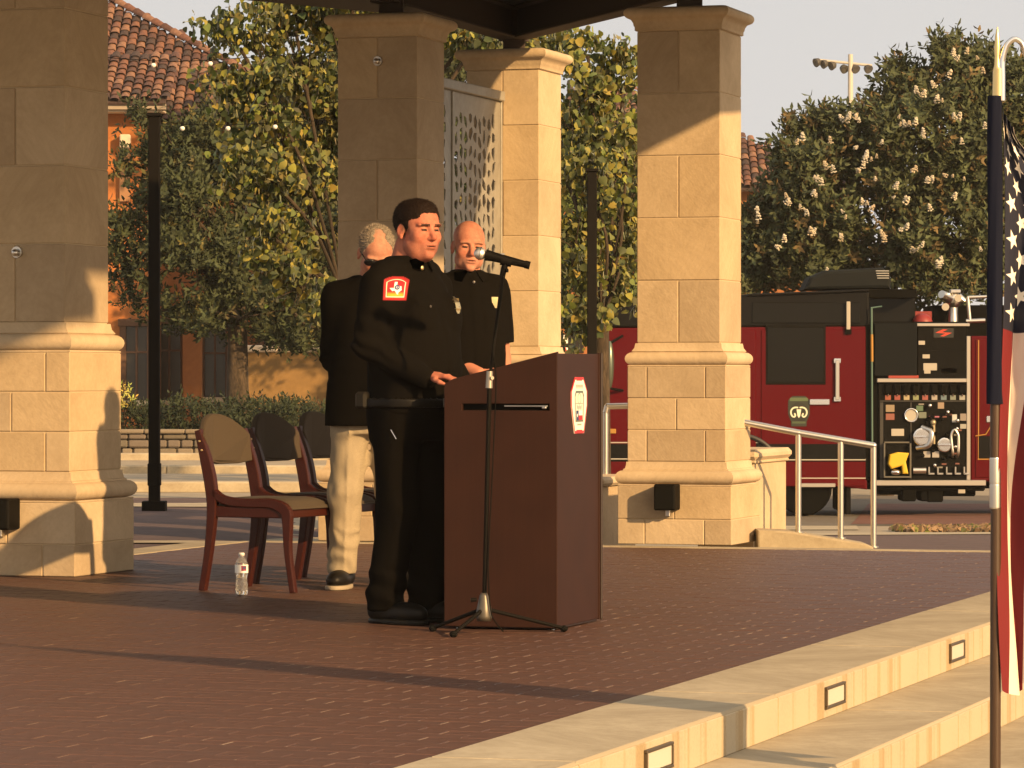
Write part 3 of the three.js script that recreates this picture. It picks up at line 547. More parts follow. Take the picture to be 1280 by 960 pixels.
// ---------------------------------------------------------------- flagpole and flag
{
  const D = 11.3, Y = (py) => EYE + (470 - py) * D / FOCAL, px = 1244;
  const X = (px - 640) * D / FOCAL, t = thing('flagpole', 'two piece wooden flagpole with metal joint and spear finial', 'flagpole', V(X, 0, -D));
  const wood = mat([0.075, 0.040, 0.020], 0.38, { map: tWood });
  mesh('lower_shaft', cyl(V(0, LOW + 0.06, 0), V(0.002, Y(634), 0), 0.0165, 0.0155, 20), wood, t);
  mesh('joint_sleeve', lathe([[0.0158, Y(636)], [0.0172, Y(634)], [0.0172, Y(607)], [0.0165, Y(606)], [0.0165, Y(604)], [0.0172, Y(603)], [0.0172, Y(574)], [0.0158, Y(572)]], 24), M.steel, t);
  mesh('upper_shaft', cyl(V(0, Y(573), 0), V(0.002, Y(120), 0), 0.0155, 0.014, 20), wood, t);
  mesh('top_sleeve', cyl(V(0.008, Y(126), 0), V(0.0085, Y(86), 0), 0.0165, 0.0155, 20), M.gold, t);
  mesh('finial', lathe([[0.015, Y(88)], [0.010, Y(82)], [0.0075, Y(70)], [0.0095, Y(60)], [0.006, Y(44)], [0.0012, Y(34)], [0, Y(33)]], 16).translate(0.006, 0, 0), M.gold, t);
  mesh('hook_arm', pipe([V(0.02, Y(126), 0.006), V(0.02, Y(96), 0.006), V(0.02, Y(76), 0.006), V(0.033, Y(57), 0.006), V(0.056, Y(49), 0.006), V(0.078, Y(55), 0.006), V(0.092, Y(72), 0.006)], 0.0085, 40, 12), M.chrome, t);
  mesh('base', lathe([[0, LOW + 0.005], [0.15, LOW + 0.006], [0.15, LOW + 0.02], [0.06, LOW + 0.05], [0.03, LOW + 0.12], [0.019, LOW + 0.13]], 32), M.iron, t);
  // flag: hangs fly-down from the pole, gathered at the top
  const ft = canvasTex(1216, 728, (g, w, h) => {
    for (let i = 0; i < 13; i++) { g.fillStyle = i % 2 ? '#d8cec2' : '#651019'; g.fillRect(0, i * h / 13, w, h / 13 + 1); }
    g.fillStyle = '#10152b'; g.fillRect(0, 0, w * 0.4, h * 7 / 13); g.fillStyle = '#f3ece0';
    for (let r = 0; r < 9; r++) for (let c = 0; c < (r % 2 ? 5 : 6); c++) { const x = (c * 2 + (r % 2 ? 2 : 1)) * w * 0.4 / 12, y = (r + 1) * h * 7 / 13 / 10; g.beginPath(); for (let i = 0; i < 10; i++) { const R = i % 2 ? 9.5 : 24, a = -Math.PI / 2 + i * Math.PI / 5; g.lineTo(x + R * Math.cos(a), y + R * Math.sin(a)); } g.fill(); }
  });
  const cloth = new THREE.MeshPhysicalMaterial({ map: ft, roughness: 0.85, side: THREE.DoubleSide, sheen: 0.3, sheenRoughness: 0.6 });
  const f = thing('flag', 'United States flag hanging furled from the wooden pole', 'flag', V(X, 0, -D));
  mesh('pole_sleeve', (() => { const g = new THREE.CylinderGeometry(0.021, 0.0235, Y(120) - Y(505), 24, 30, true).translate(-0.001, (Y(120) + Y(505)) / 2, 0), p = g.attributes.position; for (let i = 0; i < p.count; i++) { const y = p.getY(i), a = Math.atan2(p.getZ(i), p.getX(i)), k = 1 + 0.06 * Math.sin(a * 5 + y * 9) + 0.05 * nz(a, y * 8, 2); p.setX(i, p.getX(i) * k); p.setZ(i, p.getZ(i) * k); } g.computeVertexNormals(); return g; })(), phys([0.008, 0.010, 0.022], 0.95, 0.2), f);
  const na = 150, nb = 90, pos = [], uvs = [], idx = [];
  for (let i = 0; i <= na; i++) for (let j = 0; j <= nb; j++) {
    const a = i / na, b = j / nb;                                 // a across the hoist, b down the fly
    const spread = 0.045 + 0.29 * ss(0, 0.2, b), len = 1.70 - 0.22 * a + 0.05 * Math.sin(a * 9);
    const ph = a * 2 * Math.PI * 3.1 + 0.9 * Math.sin(b * 3.1) + 1.3 + 0.5 * nz(a * 3, b * 2, 1), am = (0.006 + 0.026 * ss(0, 0.4, b));
    pos.push(0.010 + a * spread + 0.012 * Math.sin(ph * 2 + 1) * b + 0.010 * (1 + Math.sin(b * 6.5 + 0.2)) * (1 - a), Y(138) - b * len - 0.05 * a, -0.012 + am * Math.sin(ph) + 0.010 * nz(a * 9, b * 7, 5) + 0.003 * nz(a * 30, b * 22, 2));
    uvs.push(clamp(b * 1.06, 0, 1), 1 - 0.015 - a * (0.56 + 0.42 * ss(0.34, 0.75, b)));
  }
  for (let i = 0; i < na; i++) for (let j = 0; j < nb; j++) { const q = i * (nb + 1) + j; idx.push(q, q + 1, q + nb + 1, q + 1, q + nb + 2, q + nb + 1); }
  const g = new THREE.BufferGeometry(); g.setAttribute('position', new THREE.Float32BufferAttribute(pos, 3)); g.setAttribute('uv', new THREE.Float32BufferAttribute(uvs, 2)); g.setIndex(idx); g.computeVertexNormals();
  mesh('cloth', g, cloth, f);
}

// ---------------------------------------------------------------- string light posts
function lightPost(label, px, dist, top) {
  const b = at(px, 0, dist), y0 = ground(b.x, dist), h = EYE + (470 - top) * dist / FOCAL - y0;
  const t = thing('light_post', label, 'post', V(b.x, y0, -dist), 0, 'black square steel posts');
  mesh('shaft', bx(0, h / 2, 0, 0.09, h, 0.09, 0.006), M.iron, t); mesh('base_cover', bx(0, 0.04, 0, 0.19, 0.09, 0.19, 0.006), M.iron, t); mesh('collar', bx(0, 0.30, 0, 0.104, 0.18, 0.104, 0.004), M.iron, t); mesh('top_cap', bx(0, h + 0.015, 0, 0.12, 0.03, 0.12, 0.006), M.iron, t);
}
lightPost('black square post standing on the plaza beside the chairs', 193, 31.2, 146);
lightPost('black square post behind the lectern among yellow leaves', 740, 36, 215);
{
  const glass = mat([0.75, 0.74, 0.70], 0.2);
  [['string of round bulbs strung high in front of the tiled roof', [[60, 66], [192, 76], [263, 75], [420, 64]], 31, [[192, 80], [263, 78]]], ['string of round bulbs tied to the top of the black post', [[195, 150], [228, 155], [285, 156], [420, 150]], 31.2, [[228, 159], [285, 159], [344, 157]]]].forEach(([label, w, d, bulbs]) => {
    const t = thing('string_lights', label, 'string lights', V(0, 0, 0), 0, 'string lights'); mesh('wire', pipe(w.map(([a, b]) => at(a, b, d)), 0.003, 40, 5), M.rubber, t);
    for (const [a, b] of bulbs) { const p = at(a, b, d); const q = mesh('bulb', ball(p.x, p.y - 0.01, p.z, 0.02), glass, t); mesh('socket', cyl(V(p.x, p.y + 0.005, p.z), V(p.x, p.y + 0.04, p.z), 0.012, 0.012, 8), M.rubber, q); }
  });
}

// ---------------------------------------------------------------- figures: distance fields meshed with surface nets
const smin = (a, b, k) => { const h = Math.max(k - Math.abs(a - b), 0) / k; return Math.min(a, b) - h * h * k * 0.25; };
const smax = (a, b, k) => -smin(-a, -b, k);
const fCap = (a, b, ra, rb) => { const dx = b.x - a.x, dy = b.y - a.y, dz = b.z - a.z, L = dx * dx + dy * dy + dz * dz || 1e-9; return (x, y, z) => { const px = x - a.x, py = y - a.y, pz = z - a.z, t = clamp((px * dx + py * dy + pz * dz) / L, 0, 1); return Math.hypot(px - dx * t, py - dy * t, pz - dz * t) - (ra + (rb - ra) * t); }; };
const fEll = (cx, cy, cz, rx, ry, rz, rotX = 0, rotY = 0) => {
  const c = Math.cos(rotX), s = Math.sin(rotX), c2 = Math.cos(rotY), s2 = Math.sin(rotY);
  return (x, y, z) => { let a = x - cx, b = y - cy, d = z - cz; [a, d] = [a * c2 - d * s2, a * s2 + d * c2]; [b, d] = [b * c + d * s, -b * s + d * c]; const k0 = Math.hypot(a / rx, b / ry, d / rz), k1 = Math.hypot(a / rx / rx, b / ry / ry, d / rz / rz); return k1 < 1e-9 ? -Math.min(rx, ry, rz) : k0 * (k0 - 1) / k1; };
};
// horizontal sections [y, cx, cz, rx, rz]
const fLoft = (sec) => { const n = sec.length; return (x, y, z) => {
  const yc = clamp(y, sec[0][0], sec[n - 1][0]); let i = 0; while (i < n - 2 && yc > sec[i + 1][0]) i++;
  const A = sec[i], B = sec[i + 1]; let t = (yc - A[0]) / (B[0] - A[0]); t = t * t * (3 - 2 * t) * 0.5 + t * 0.5; const cx = mix(A[1], B[1], t), cz = mix(A[2], B[2], t), rx = mix(A[3], B[3], t), rz = mix(A[4], B[4], t);
  const p = 2.3, k = Math.pow(Math.pow(Math.abs((x - cx) / rx), p) + Math.pow(Math.abs((z - cz) / rz), p), 1 / p), d = (k - 1) * Math.min(rx, rz), e = Math.abs(y - yc);
  return e > 0 ? Math.hypot(Math.max(d, 0), e) + Math.min(d, 0) * 0 : d; }; };
function field(list) { return (x, y, z) => { let d = 1e3; for (const q of list) { const e = q[0](x, y, z), k = q[1]; d = q[2] ? smax(d, -e, k) : smin(d, e, k); } return d; }; }
function netMesh(f, lo, hi, c, colorFn) {
  const nx = Math.ceil((hi[0] - lo[0]) / c) + 1, ny = Math.ceil((hi[1] - lo[1]) / c) + 1, nzz = Math.ceil((hi[2] - lo[2]) / c) + 1;
  const val = new Float32Array(nx * ny * nzz), id = (i, j, k) => (k * ny + j) * nx + i;
  for (let k = 0; k < nzz; k++) for (let j = 0; j < ny; j++) for (let i = 0; i < nx; i++) val[id(i, j, k)] = f(lo[0] + i * c, lo[1] + j * c, lo[2] + k * c);
  const vi = new Int32Array(nx * ny * nzz).fill(-1), pos = [], idx = [];
  const E = [[0, 1], [0, 2], [0, 4], [1, 3], [1, 5], [2, 3], [2, 6], [3, 7], [4, 5], [4, 6], [5, 7], [6, 7]], v8 = new Float32Array(8);
  for (let k = 0; k < nzz - 1; k++) for (let j = 0; j < ny - 1; j++) for (let i = 0; i < nx - 1; i++) {
    let m = 0; for (let q = 0; q < 8; q++) { v8[q] = val[id(i + (q & 1), j + ((q >> 1) & 1), k + (q >> 2))]; if (v8[q] < 0) m |= 1 << q; }
    if (m === 0 || m === 255) continue;
    let x = 0, y = 0, z = 0, n = 0;
    for (const [a, b] of E) { if ((v8[a] < 0) === (v8[b] < 0)) continue; const t = v8[a] / (v8[a] - v8[b]); x += mix(a & 1, b & 1, t); y += mix((a >> 1) & 1, (b >> 1) & 1, t); z += mix(a >> 2, b >> 2, t); n++; }
    vi[id(i, j, k)] = pos.length / 3; pos.push(lo[0] + (i + x / n) * c, lo[1] + (j + y / n) * c, lo[2] + (k + z / n) * c);
  }
  const quad = (a, b, d, e, flip) => { if (a < 0 || b < 0 || d < 0 || e < 0) return; flip ? idx.push(a, d, b, b, d, e) : idx.push(a, b, d, b, e, d); };
  for (let k = 1; k < nzz - 1; k++) for (let j = 1; j < ny - 1; j++) for (let i = 1; i < nx - 1; i++) {
    const s = val[id(i, j, k)] < 0;
    if (s !== (val[id(i + 1, j, k)] < 0)) quad(vi[id(i, j - 1, k - 1)], vi[id(i, j, k - 1)], vi[id(i, j - 1, k)], vi[id(i, j, k)], !s);
    if (s !== (val[id(i, j + 1, k)] < 0)) quad(vi[id(i - 1, j, k - 1)], vi[id(i, j, k - 1)], vi[id(i - 1, j, k)], vi[id(i, j, k)], s);
    if (s !== (val[id(i, j, k + 1)] < 0)) quad(vi[id(i - 1, j - 1, k)], vi[id(i, j - 1, k)], vi[id(i - 1, j, k)], vi[id(i, j, k)], !s);
  }
  const g = new THREE.BufferGeometry(); g.setAttribute('position', new THREE.Float32BufferAttribute(pos, 3)); g.setIndex(idx); g.computeVertexNormals();
  const u = new Float32Array(pos.length / 3 * 2); for (let i = 0; i < u.length / 2; i++) { u[2 * i] = pos[3 * i] + pos[3 * i + 2] * 0.7; u[2 * i + 1] = pos[3 * i + 1]; } g.setAttribute('uv', new THREE.BufferAttribute(u, 2));
  if (colorFn) { const c3 = new Float32Array(pos.length); for (let i = 0; i < pos.length; i += 3) { const q = colorFn(pos[i], pos[i + 1], pos[i + 2]); c3[i] = q[0]; c3[i + 1] = q[1]; c3[i + 2] = q[2]; } g.setAttribute('color', new THREE.BufferAttribute(c3, 3)); }
  return g;
}
function paint(g, c) { const n = g.attributes.position.count, a = new Float32Array(n * 3); for (let i = 0; i < n; i++) a.set(c, i * 3); g.setAttribute('color', new THREE.BufferAttribute(a, 3)); return g; }

// head, face towards +z, about 0.24 m from chin to crown
function headField(o) {
  const w = o.w ?? 1, heavy = o.heavy ?? 0, q = [];
  const A = (f, k = 0.02) => q.push([f, k, 0]), S = (f, k = 0.012) => q.push([f, k, 1]);
  A(fEll(0, 0.045, -0.018, 0.077 * w, 0.083, 0.098), 0.02);
  A(fEll(0, 0.03, 0.03, 0.066 * w, 0.07, 0.058), 0.03);
  A(fEll(0, -0.042, 0.024, 0.059 * w, 0.073, 0.063), 0.03);
  for (const s of [-1, 1]) { A(fEll(s * 0.043 * w, -0.068, 0.018, 0.026 + heavy * 0.009, 0.034, 0.045), 0.03); A(fEll(s * 0.043 * w, -0.026, 0.062, 0.024, 0.022, 0.022), 0.028); A(fEll(s * 0.033, 0.022, 0.081, 0.029, 0.009, 0.015, 0, s * 0.3), 0.012); }
  A(fEll(0, -0.102, 0.074, 0.023, 0.018, 0.02), 0.026);
  A(fEll(0, -0.066, 0.07, 0.034, 0.026, 0.024), 0.02);
  if (heavy) A(fEll(0, -0.104, 0.022, 0.050 * w, 0.03, 0.042), 0.03);
  for (const s of [-1, 1]) S(fEll(s * 0.032, 0.004, 0.099, 0.022, 0.0135, 0.021), 0.013);
  for (const s of [-1, 1]) { A(fEll(s * 0.032, 0.001, 0.074, 0.0145, 0.0135, 0.0135), 0.004); A(fEll(s * 0.033, -0.0115, 0.082, 0.016, 0.0045, 0.006), 0.012); S(fEll(s * 0.032, 0.0005, 0.091, 0.013, 0.0032, 0.006), 0.003); }
  A(fCap(V(0, 0.016, 0.083), V(0, -0.028, 0.106), 0.0075, 0.0125), 0.014);
  A(fEll(0, -0.031, 0.107, 0.013, 0.0105, 0.011), 0.01);
  for (const s of [-1, 1]) { A(fEll(s * 0.0125, -0.034, 0.096, 0.0085, 0.0078, 0.011), 0.008); S(fEll(s * 0.0065, -0.0425, 0.103, 0.0042, 0.004, 0.006), 0.004); }
  S(fCap(V(-0.019, -0.026, 0.106), V(-0.034, -0.062, 0.098), 0.0028, 0.0028), 0.012); S(fCap(V(0.019, -0.026, 0.106), V(0.034, -0.062, 0.098), 0.0028, 0.0028), 0.012);
  A(fEll(0, -0.0605, 0.0915, 0.022, 0.0055, 0.009), 0.008); A(fEll(0, -0.0725, 0.0895, 0.02, 0.0065, 0.0095), 0.008);
  S(fEll(0, -0.0665, 0.1, 0.024, o.open ?? 0.0016, 0.012), 0.004);
  S(fEll(0, -0.087, 0.098, 0.022, 0.006, 0.008), 0.014);
  for (const s of [-1, 1]) { A(fEll(s * 0.079 * w, -0.004, -0.012, 0.0095, 0.030, 0.018, 0.15, -s * 0.35), 0.008); S(fEll(s * 0.089 * w, 0.002, -0.007, 0.006, 0.02, 0.011, 0.15, -s * 0.35), 0.006); A(fEll(s * 0.083 * w, -0.03, -0.004, 0.007, 0.009, 0.008), 0.008); }
  return field(q);
}
function skinPaint(base, o = {}) {
  return (x, y, z) => {
    let [r, g, b] = base; const n = nz(x * 55, y * 55, z * 55) * 0.16 + nz(x * 160, y * 160, z * 160) * 0.12 + nz(x * 22, y * 22, z * 22) * 0.14; r *= 1 + n; g *= 1 + n * 1.5; b *= 1 + n * 1.5;
    const red = 0.5 * Math.exp(-(((Math.abs(x) - 0.045) / 0.02) ** 2 + ((y + 0.028) / 0.02) ** 2)) + 0.6 * Math.exp(-((x / 0.014) ** 2 + ((y + 0.03) / 0.014) ** 2)) * (z > 0.08 ? 1 : 0) + (Math.abs(x) > 0.077 ? 0.4 : 0);
    g *= 1 - 0.22 * red; b *= 1 - 0.26 * red;
    const mx = (a, c) => { r = mix(r, c[0], a); g = mix(g, c[1], a); b = mix(b, c[2], a); };
    if (z > 0.07) {
      mx(0.6 * ss(0.024, 0.018, Math.abs(x)) * ss(0.0095, 0.0055, Math.abs(y + 0.066)), [base[0] * 0.78, base[1] * 0.55, base[2] * 0.55]);
      if (Math.abs(y + 0.0665) < 0.0022 && Math.abs(x) < 0.023) mx(0.8, [0.05, 0.018, 0.014]);
    }
    if (z > 0.05 && o.brow) mx(o.browA ?? 0.75, y > 0.0145 && y < 0.027 && Math.abs(x) > 0.012 && Math.abs(x) < 0.052 && nz(x * 300, y * 120, 1) > -0.45 ? o.brow : [r, g, b]);
    if (z > 0.075 && Math.abs(y - 0.0005) < 0.0042 && Math.abs(Math.abs(x) - 0.032) < 0.0135) { const e = Math.abs(Math.abs(x) - 0.032); mx(1, e < 0.007 ? [0.008, 0.005, 0.004] : [0.04, 0.018, 0.012]); }
    if (o.stubble && y < -0.04 && y < 0.03 && z > -0.02) mx(o.stubble[3] * ss(-0.04, -0.07, y) * (0.6 + 0.8 * nz(x * 400, y * 400, z * 400)), o.stubble);
    if (o.fuzz) { const k = o.fuzz(x, y, z); if (k > 0) mx(k * (0.75 + 0.5 * nz(x * 350, y * 350, z * 350)), o.fuzzC); }
    return [clamp(r, 0, 1), clamp(g, 0, 1), clamp(b, 0, 1)];
  };
}
// hand: wrist point, direction of fingers, palm normal; thumb on side = n x d * ts
function handCaps(w, d, n, ts, curl, s = 1) {
  d = d.clone().normalize(); n = n.clone().addScaledVector(d, -n.dot(d)).normalize(); const e = V().crossVectors(n, d).multiplyScalar(ts);   // towards the thumb
  const out = [], P = (a, b, c) => w.clone().addScaledVector(d, a * s).addScaledVector(e, b * s).addScaledVector(n, c * s);
  out.push([w.clone(), P(0.05, 0, 0), 0.026 * s, 0.02 * s]);
  const F = [[0.024, 0.093, 0.044, 0.026, 0.02], [0.006, 0.097, 0.048, 0.029, 0.021], [-0.012, 0.093, 0.044, 0.027, 0.02], [-0.029, 0.084, 0.034, 0.021, 0.018]];
  F.forEach(([b, L, l1, l2, l3], i) => {
    const root = P(L, b, 0); out.push([P(0.02, b * 0.7, 0), root, 0.015 * s, 0.0105 * s]);
    let a = curl * 0.7, p = root; for (const [l, r] of [[l1, 0.0092], [l2, 0.0084], [l3, 0.0076]]) { const q = p.clone().addScaledVector(d, Math.cos(a) * l * s).addScaledVector(n, Math.sin(a) * l * s).addScaledVector(e, (1.5 - i) * 0.0022); out.push([p, q, r * s, (r - 0.0007) * s]); p = q; a += curl; }
  });
  const t0 = P(0.028, 0.02, 0.006), t1 = P(0.058, 0.048, 0.014), t2 = P(0.085, 0.057, 0.02 + curl * 0.01), t3 = P(0.106, 0.056, 0.024 + curl * 0.016);
  out.push([t0, t1, 0.015 * s, 0.0115 * s], [t1, t2, 0.0108 * s, 0.0098 * s], [t2, t3, 0.0098 * s, 0.0082 * s]);
  return out;
}
function handGeo(w, d, n, ts, curl, skin, s = 1, fore) {
  const c = handCaps(w, d, n, ts, curl, s), lo = [1e9, 1e9, 1e9], hi = [-1e9, -1e9, -1e9];
  const f = field([...(fore ? [[fCap(fore, w, 0.042 * s, 0.027 * s), 0.012]] : []), ...c.map(([a, b, ra, rb]) => [fCap(a, b, ra, rb), 0.008])]);
  const pts = [...c.flatMap(([a, b]) => [a, b]), ...(fore ? [fore] : [])];
  for (const p of pts) { [p.x, p.y, p.z].forEach((v, i) => { lo[i] = Math.min(lo[i], v - 0.05); hi[i] = Math.max(hi[i], v + 0.05); }); }
  return netMesh(f, lo, hi, 0.0038, (x, y, z) => { const k = 1 + 0.1 * nz(x * 60, y * 60, z * 60); return [skin[0] * k, skin[1] * k * k, skin[2] * k * k]; });
}
const folds = (x, y, z, a, sx, sy) => a * (nz(x * sx, y * sy, z * sx) + 0.5 * nz(x * sx * 2.1, y * sy * 2.3, z * sx * 2.1));
// face a badge or patch onto a cloth field: march in from outside along dir
function patchOn(f, start, dir, right, up, w, h, inside, n = 14, lift = 0.002) {
  const pos = [], uvs = [], idx = [], ok = [];
  for (let j = 0; j <= n; j++) for (let i = 0; i <= n; i++) {
    const a = i / n - 0.5, b = j / n - 0.5, p = start.clone().addScaledVector(right, a * w).addScaledVector(up, b * h);
    let d = 0; for (let k = 0; k < 60; k++) { const e = f(p.x, p.y, p.z); if (e < 0.0006) break; p.addScaledVector(dir, e * 0.8); }
    p.addScaledVector(dir, -lift); pos.push(p.x, p.y, p.z); uvs.push(i / n, j / n); ok.push(inside ? inside(a * 2, b * 2) : true);
  }
  for (let j = 0; j < n; j++) for (let i = 0; i < n; i++) { const q = j * (n + 1) + i; if (!(ok[q] && ok[q + 1] && ok[q + n + 1] && ok[q + n + 2])) continue; idx.push(q, q + 1, q + n + 1, q + 1, q + n + 2, q + n + 1); }
  // give it thickness: back layer
  const m = pos.length / 3; for (let i = 0; i < m; i++) { pos.push(pos[3 * i] + dir.x * lift * 1.2, pos[3 * i + 1] + dir.y * lift * 1.2, pos[3 * i + 2] + dir.z * lift * 1.2); uvs.push(uvs[2 * i], uvs[2 * i + 1]); }
  const L = idx.length; for (let i = 0; i < L; i += 3) idx.push(idx[i] + m, idx[i + 2] + m, idx[i + 1] + m);
  const g = new THREE.BufferGeometry(); g.setAttribute('position', new THREE.Float32BufferAttribute(pos, 3)); g.setAttribute('uv', new THREE.Float32BufferAttribute(uvs, 2)); g.setIndex(idx); g.computeVertexNormals(); return g;
}
const headMatrix = (p, yaw, pitch, roll, s) => new THREE.Matrix4().compose(p, new THREE.Quaternion().setFromEuler(new THREE.Euler(pitch, yaw, roll, 'YXZ')), V(s, s, s));
function shoeGeo(x, z, yaw, len = 0.31) {
  const f = field([[fEll(0, 0.045, 0.03, 0.05, 0.05, len * 0.5), 0.02], [fEll(0, 0.05, len * 0.33, 0.052, 0.04, 0.085), 0.03], [fCap(V(0, 0.07, -0.07), V(0, 0.13, -0.075), 0.05, 0.05), 0.04]]);
  const g = (x0, y, zz) => Math.max(f(x0, y, zz), 0.012 - y);
  const up = netMesh(g, [-0.09, -0.01, -0.2], [0.09, 0.2, 0.25], 0.007);
  const s = (x0, y, zz) => Math.max(Math.max(field([[fEll(0, 0.03, 0.03, 0.056, 0.2, len * 0.52), 0.01], [fEll(0, 0.03, len * 0.3, 0.057, 0.2, 0.1), 0.03]])(x0, 0.03, zz), y - 0.024), -y + 0.001);
  const so = netMesh(s, [-0.09, -0.01, -0.2], [0.09, 0.05, 0.25], 0.007);
  return [up, so].map(q => q.rotateY(yaw).translate(x, 0, z));
}
function strands(g, n, len, w, c, bend) {            // short separate hairs rooted on a hair mesh
  const p = g.attributes.position, q = g.attributes.normal, pos = [], cols = [], a = V(), b = V(), s = V();
  for (let i = 0; i < n; i++) { const k = Math.floor(rnd() * p.count); a.fromBufferAttribute(p, k); b.fromBufferAttribute(q, k).add(V(rr(-0.5, 0.5), rr(-0.5, 0.3), rr(-0.5, 0.5))).addScaledVector(bend, 0.8).normalize(); s.crossVectors(b, V(rr(-1, 1), rr(-1, 1), rr(-1, 1))).normalize(); const L = len * rr(0.5, 1.2), f = rr(0.5, 1.7); a.addScaledVector(b, -0.001);
    pos.push(a.x - s.x * w, a.y - s.y * w, a.z - s.z * w, a.x + s.x * w, a.y + s.y * w, a.z + s.z * w, a.x + b.x * L, a.y + b.y * L, a.z + b.z * L); for (let j = 0; j < 3; j++) cols.push(c[0] * f, c[1] * f, c[2] * f); }
  const o = new THREE.BufferGeometry(); o.setAttribute('position', new THREE.Float32BufferAttribute(pos, 3)); o.setAttribute('color', new THREE.Float32BufferAttribute(cols, 3)); o.computeVertexNormals(); return o;
}
const SK1 = [0.42, 0.155, 0.10], SK2 = [0.45, 0.185, 0.12], SK3 = [0.46, 0.215, 0.145];

// ---------------------------------------------------------------- person speaking at the lectern
{
  const t = thing('person', 'man in black uniform with red shoulder patch, speaking at the lectern', 'person', V(-0.445, 0, -16.64), 0.98);
  const jk = [];
  jk.push([fLoft([[0.90, 0, 0.0, 0.20, 0.165], [1.0, 0, 0.015, 0.205, 0.178], [1.1, 0, 0.03, 0.212, 0.192], [1.22, 0, 0.025, 0.215, 0.185], [1.34, 0, 0.01, 0.218, 0.165], [1.45, 0, -0.008, 0.205, 0.135], [1.53, 0, -0.02, 0.14, 0.105], [1.585, 0, -0.02, 0.082, 0.085]]), 0.02]);
  const aR = [V(-0.215, 1.455, -0.015), V(-0.25, 1.20, -0.045), V(-0.16, 1.06, 0.205)], aL = [V(0.215, 1.455, -0.015), V(0.25, 1.20, -0.02), V(0.15, 1.0, 0.20)];
  for (const a of [aR, aL]) { jk.push([fCap(a[0], a[1], 0.078, 0.064), 0.05]); jk.push([fCap(a[1], a[2], 0.064, 0.046), 0.02]); }
  for (const s of [-1, 1]) { jk.push([fEll(s * 0.10, 1.535, -0.02, 0.115, 0.045, 0.075), 0.04]); jk.push([fEll(s * 0.095, 1.33, 0.135, 0.085, 0.09, 0.045), 0.04]); }
  jk.push([fEll(0, 1.56, -0.015, 0.088, 0.04, 0.092), 0.015]);                                   // collar stand
  const jf0 = field(jk), jf = (x, y, z) => {
    let d = jf0(x, y, z); if (d < 0.05) {
      d += folds(x, y, z, 0.006, 7, 4);
      const el = Math.hypot(x + 0.25, y - 1.2, z + 0.045); if (el < 0.2) d += 0.005 * Math.sin((y * 0.8 + z * 0.6) * 95 + 4 * nz(x * 9, y * 9, z * 9)) * ss(0.2, 0.05, el);
      const pl = Math.abs(x); if (z > 0.05 && pl < 0.019 && y < 1.53) d -= 0.004;                // placket
      if (z > 0.05 && Math.abs(pl - 0.105) < 0.055 && y > 1.27 && y < 1.39) d -= 0.003;          // pockets
      if (z > 0.05 && Math.abs(pl - 0.105) < 0.058 && y > 1.36 && y < 1.40) d -= 0.003;
      if (Math.abs(y - 0.93) < 0.012) d -= 0.002;
    } return Math.max(d, 0.905 - y); };
  mesh('shirt', netMesh(jf, [-0.42, 0.86, -0.26], [0.40, 1.66, 0.34], 0.0085), M.navyCloth, t);
  // open collar leaves
  for (const s of [-1, 1]) mesh('collar', extrude([[0, 0], [0.075, -0.012], [0.07, -0.055], [0.012, -0.065]], 0.007, 0.002).scale(s, 1, 1).rotateX(-0.35).rotateY(s * 0.35).translate(s * 0.012, 1.582, 0.082), M.navyCloth, t);
  const tr = field([[fLoft([[0.80, 0, 0, 0.17, 0.15], [0.9, 0, 0, 0.198, 0.165], [1.0, 0, 0.012, 0.2, 0.17]]), 0.02], ...[[-0.095, 0.0, -0.06], [0.095, 0.03, 0.08]].flatMap(([x, dz, fz]) => [[fCap(V(x, 0.86, 0), V(x * 1.02, 0.5, 0.01 + dz), 0.108, 0.088), 0.05], [fCap(V(x * 1.02, 0.5, 0.01 + dz), V(x * 1.05, 0.1, fz * 0.6 - 0.02), 0.087, 0.083), 0.04]])]);
  mesh('trousers', netMesh((x, y, z) => Math.max(tr(x, y, z) + folds(x, y, z, 0.009, 8, 3) + (y < 0.25 ? 0.006 * Math.sin(y * 70 + x * 20 + z * 15) : 0), 0.055 - y), [-0.27, 0.02, -0.26], [0.27, 1.02, 0.26], 0.011), M.blackCloth, t);
  mesh('belt', netMesh((x, y, z) => Math.max(Math.abs(fLoft([[0.9, 0, 0.01, 0.212, 0.178], [1.0, 0, 0.012, 0.214, 0.183]])(x, y, z)) - 0.006, Math.abs(y - 0.955) - 0.021), [-0.26, 0.92, -0.24], [0.26, 0.99, 0.26], 0.008), M.leather, t);
  mesh('belt_pouch', bx(-0.19, 0.965, -0.11, 0.05, 0.075, 0.06, 0.012), phys([0.016, 0.014, 0.011], 0.6, 0.3), t);
  mesh('buckle', bx(0, 0.955, 0.202, 0.06, 0.04, 0.008, 0.003), M.steel, t);
  mesh('pen', [cyl(V(-0.213, 0.84, 0.055), V(-0.215, 0.80, 0.085), 0.003, 0.003, 8)], M.chrome, t);
  for (const [x, z, y] of [[-0.1, -0.05, -0.1], [0.1, 0.07, 0.12]]) { const [u, s] = shoeGeo(x, z + 0.03, y); mesh('shoe', [u, s], M.leather, t); }
  // head and hands
  const S = 1.05, hp = V(0.0, 1.70, 0.045), yawH = 0.70 - 0.98, hm = headMatrix(hp, yawH, 0.03, 0, S);
  const hf = headField({ w: 1.02, heavy: 0.45 });
  const paintH = skinPaint(SK1, { brow: [0.02, 0.011, 0.008], browA: 0.9, stubble: [0.14, 0.06, 0.042, 0.42], fuzzC: [0.07, 0.038, 0.024], fuzz: (x, y, z) => (z < 0.035 ? 0.9 * ss(-0.045, -0.005, y + (z > 0 ? -0.012 : 0)) * ss(0.042, 0.022, z) * (Math.abs(x) < 0.083 ? 1 : 0) : 0) });
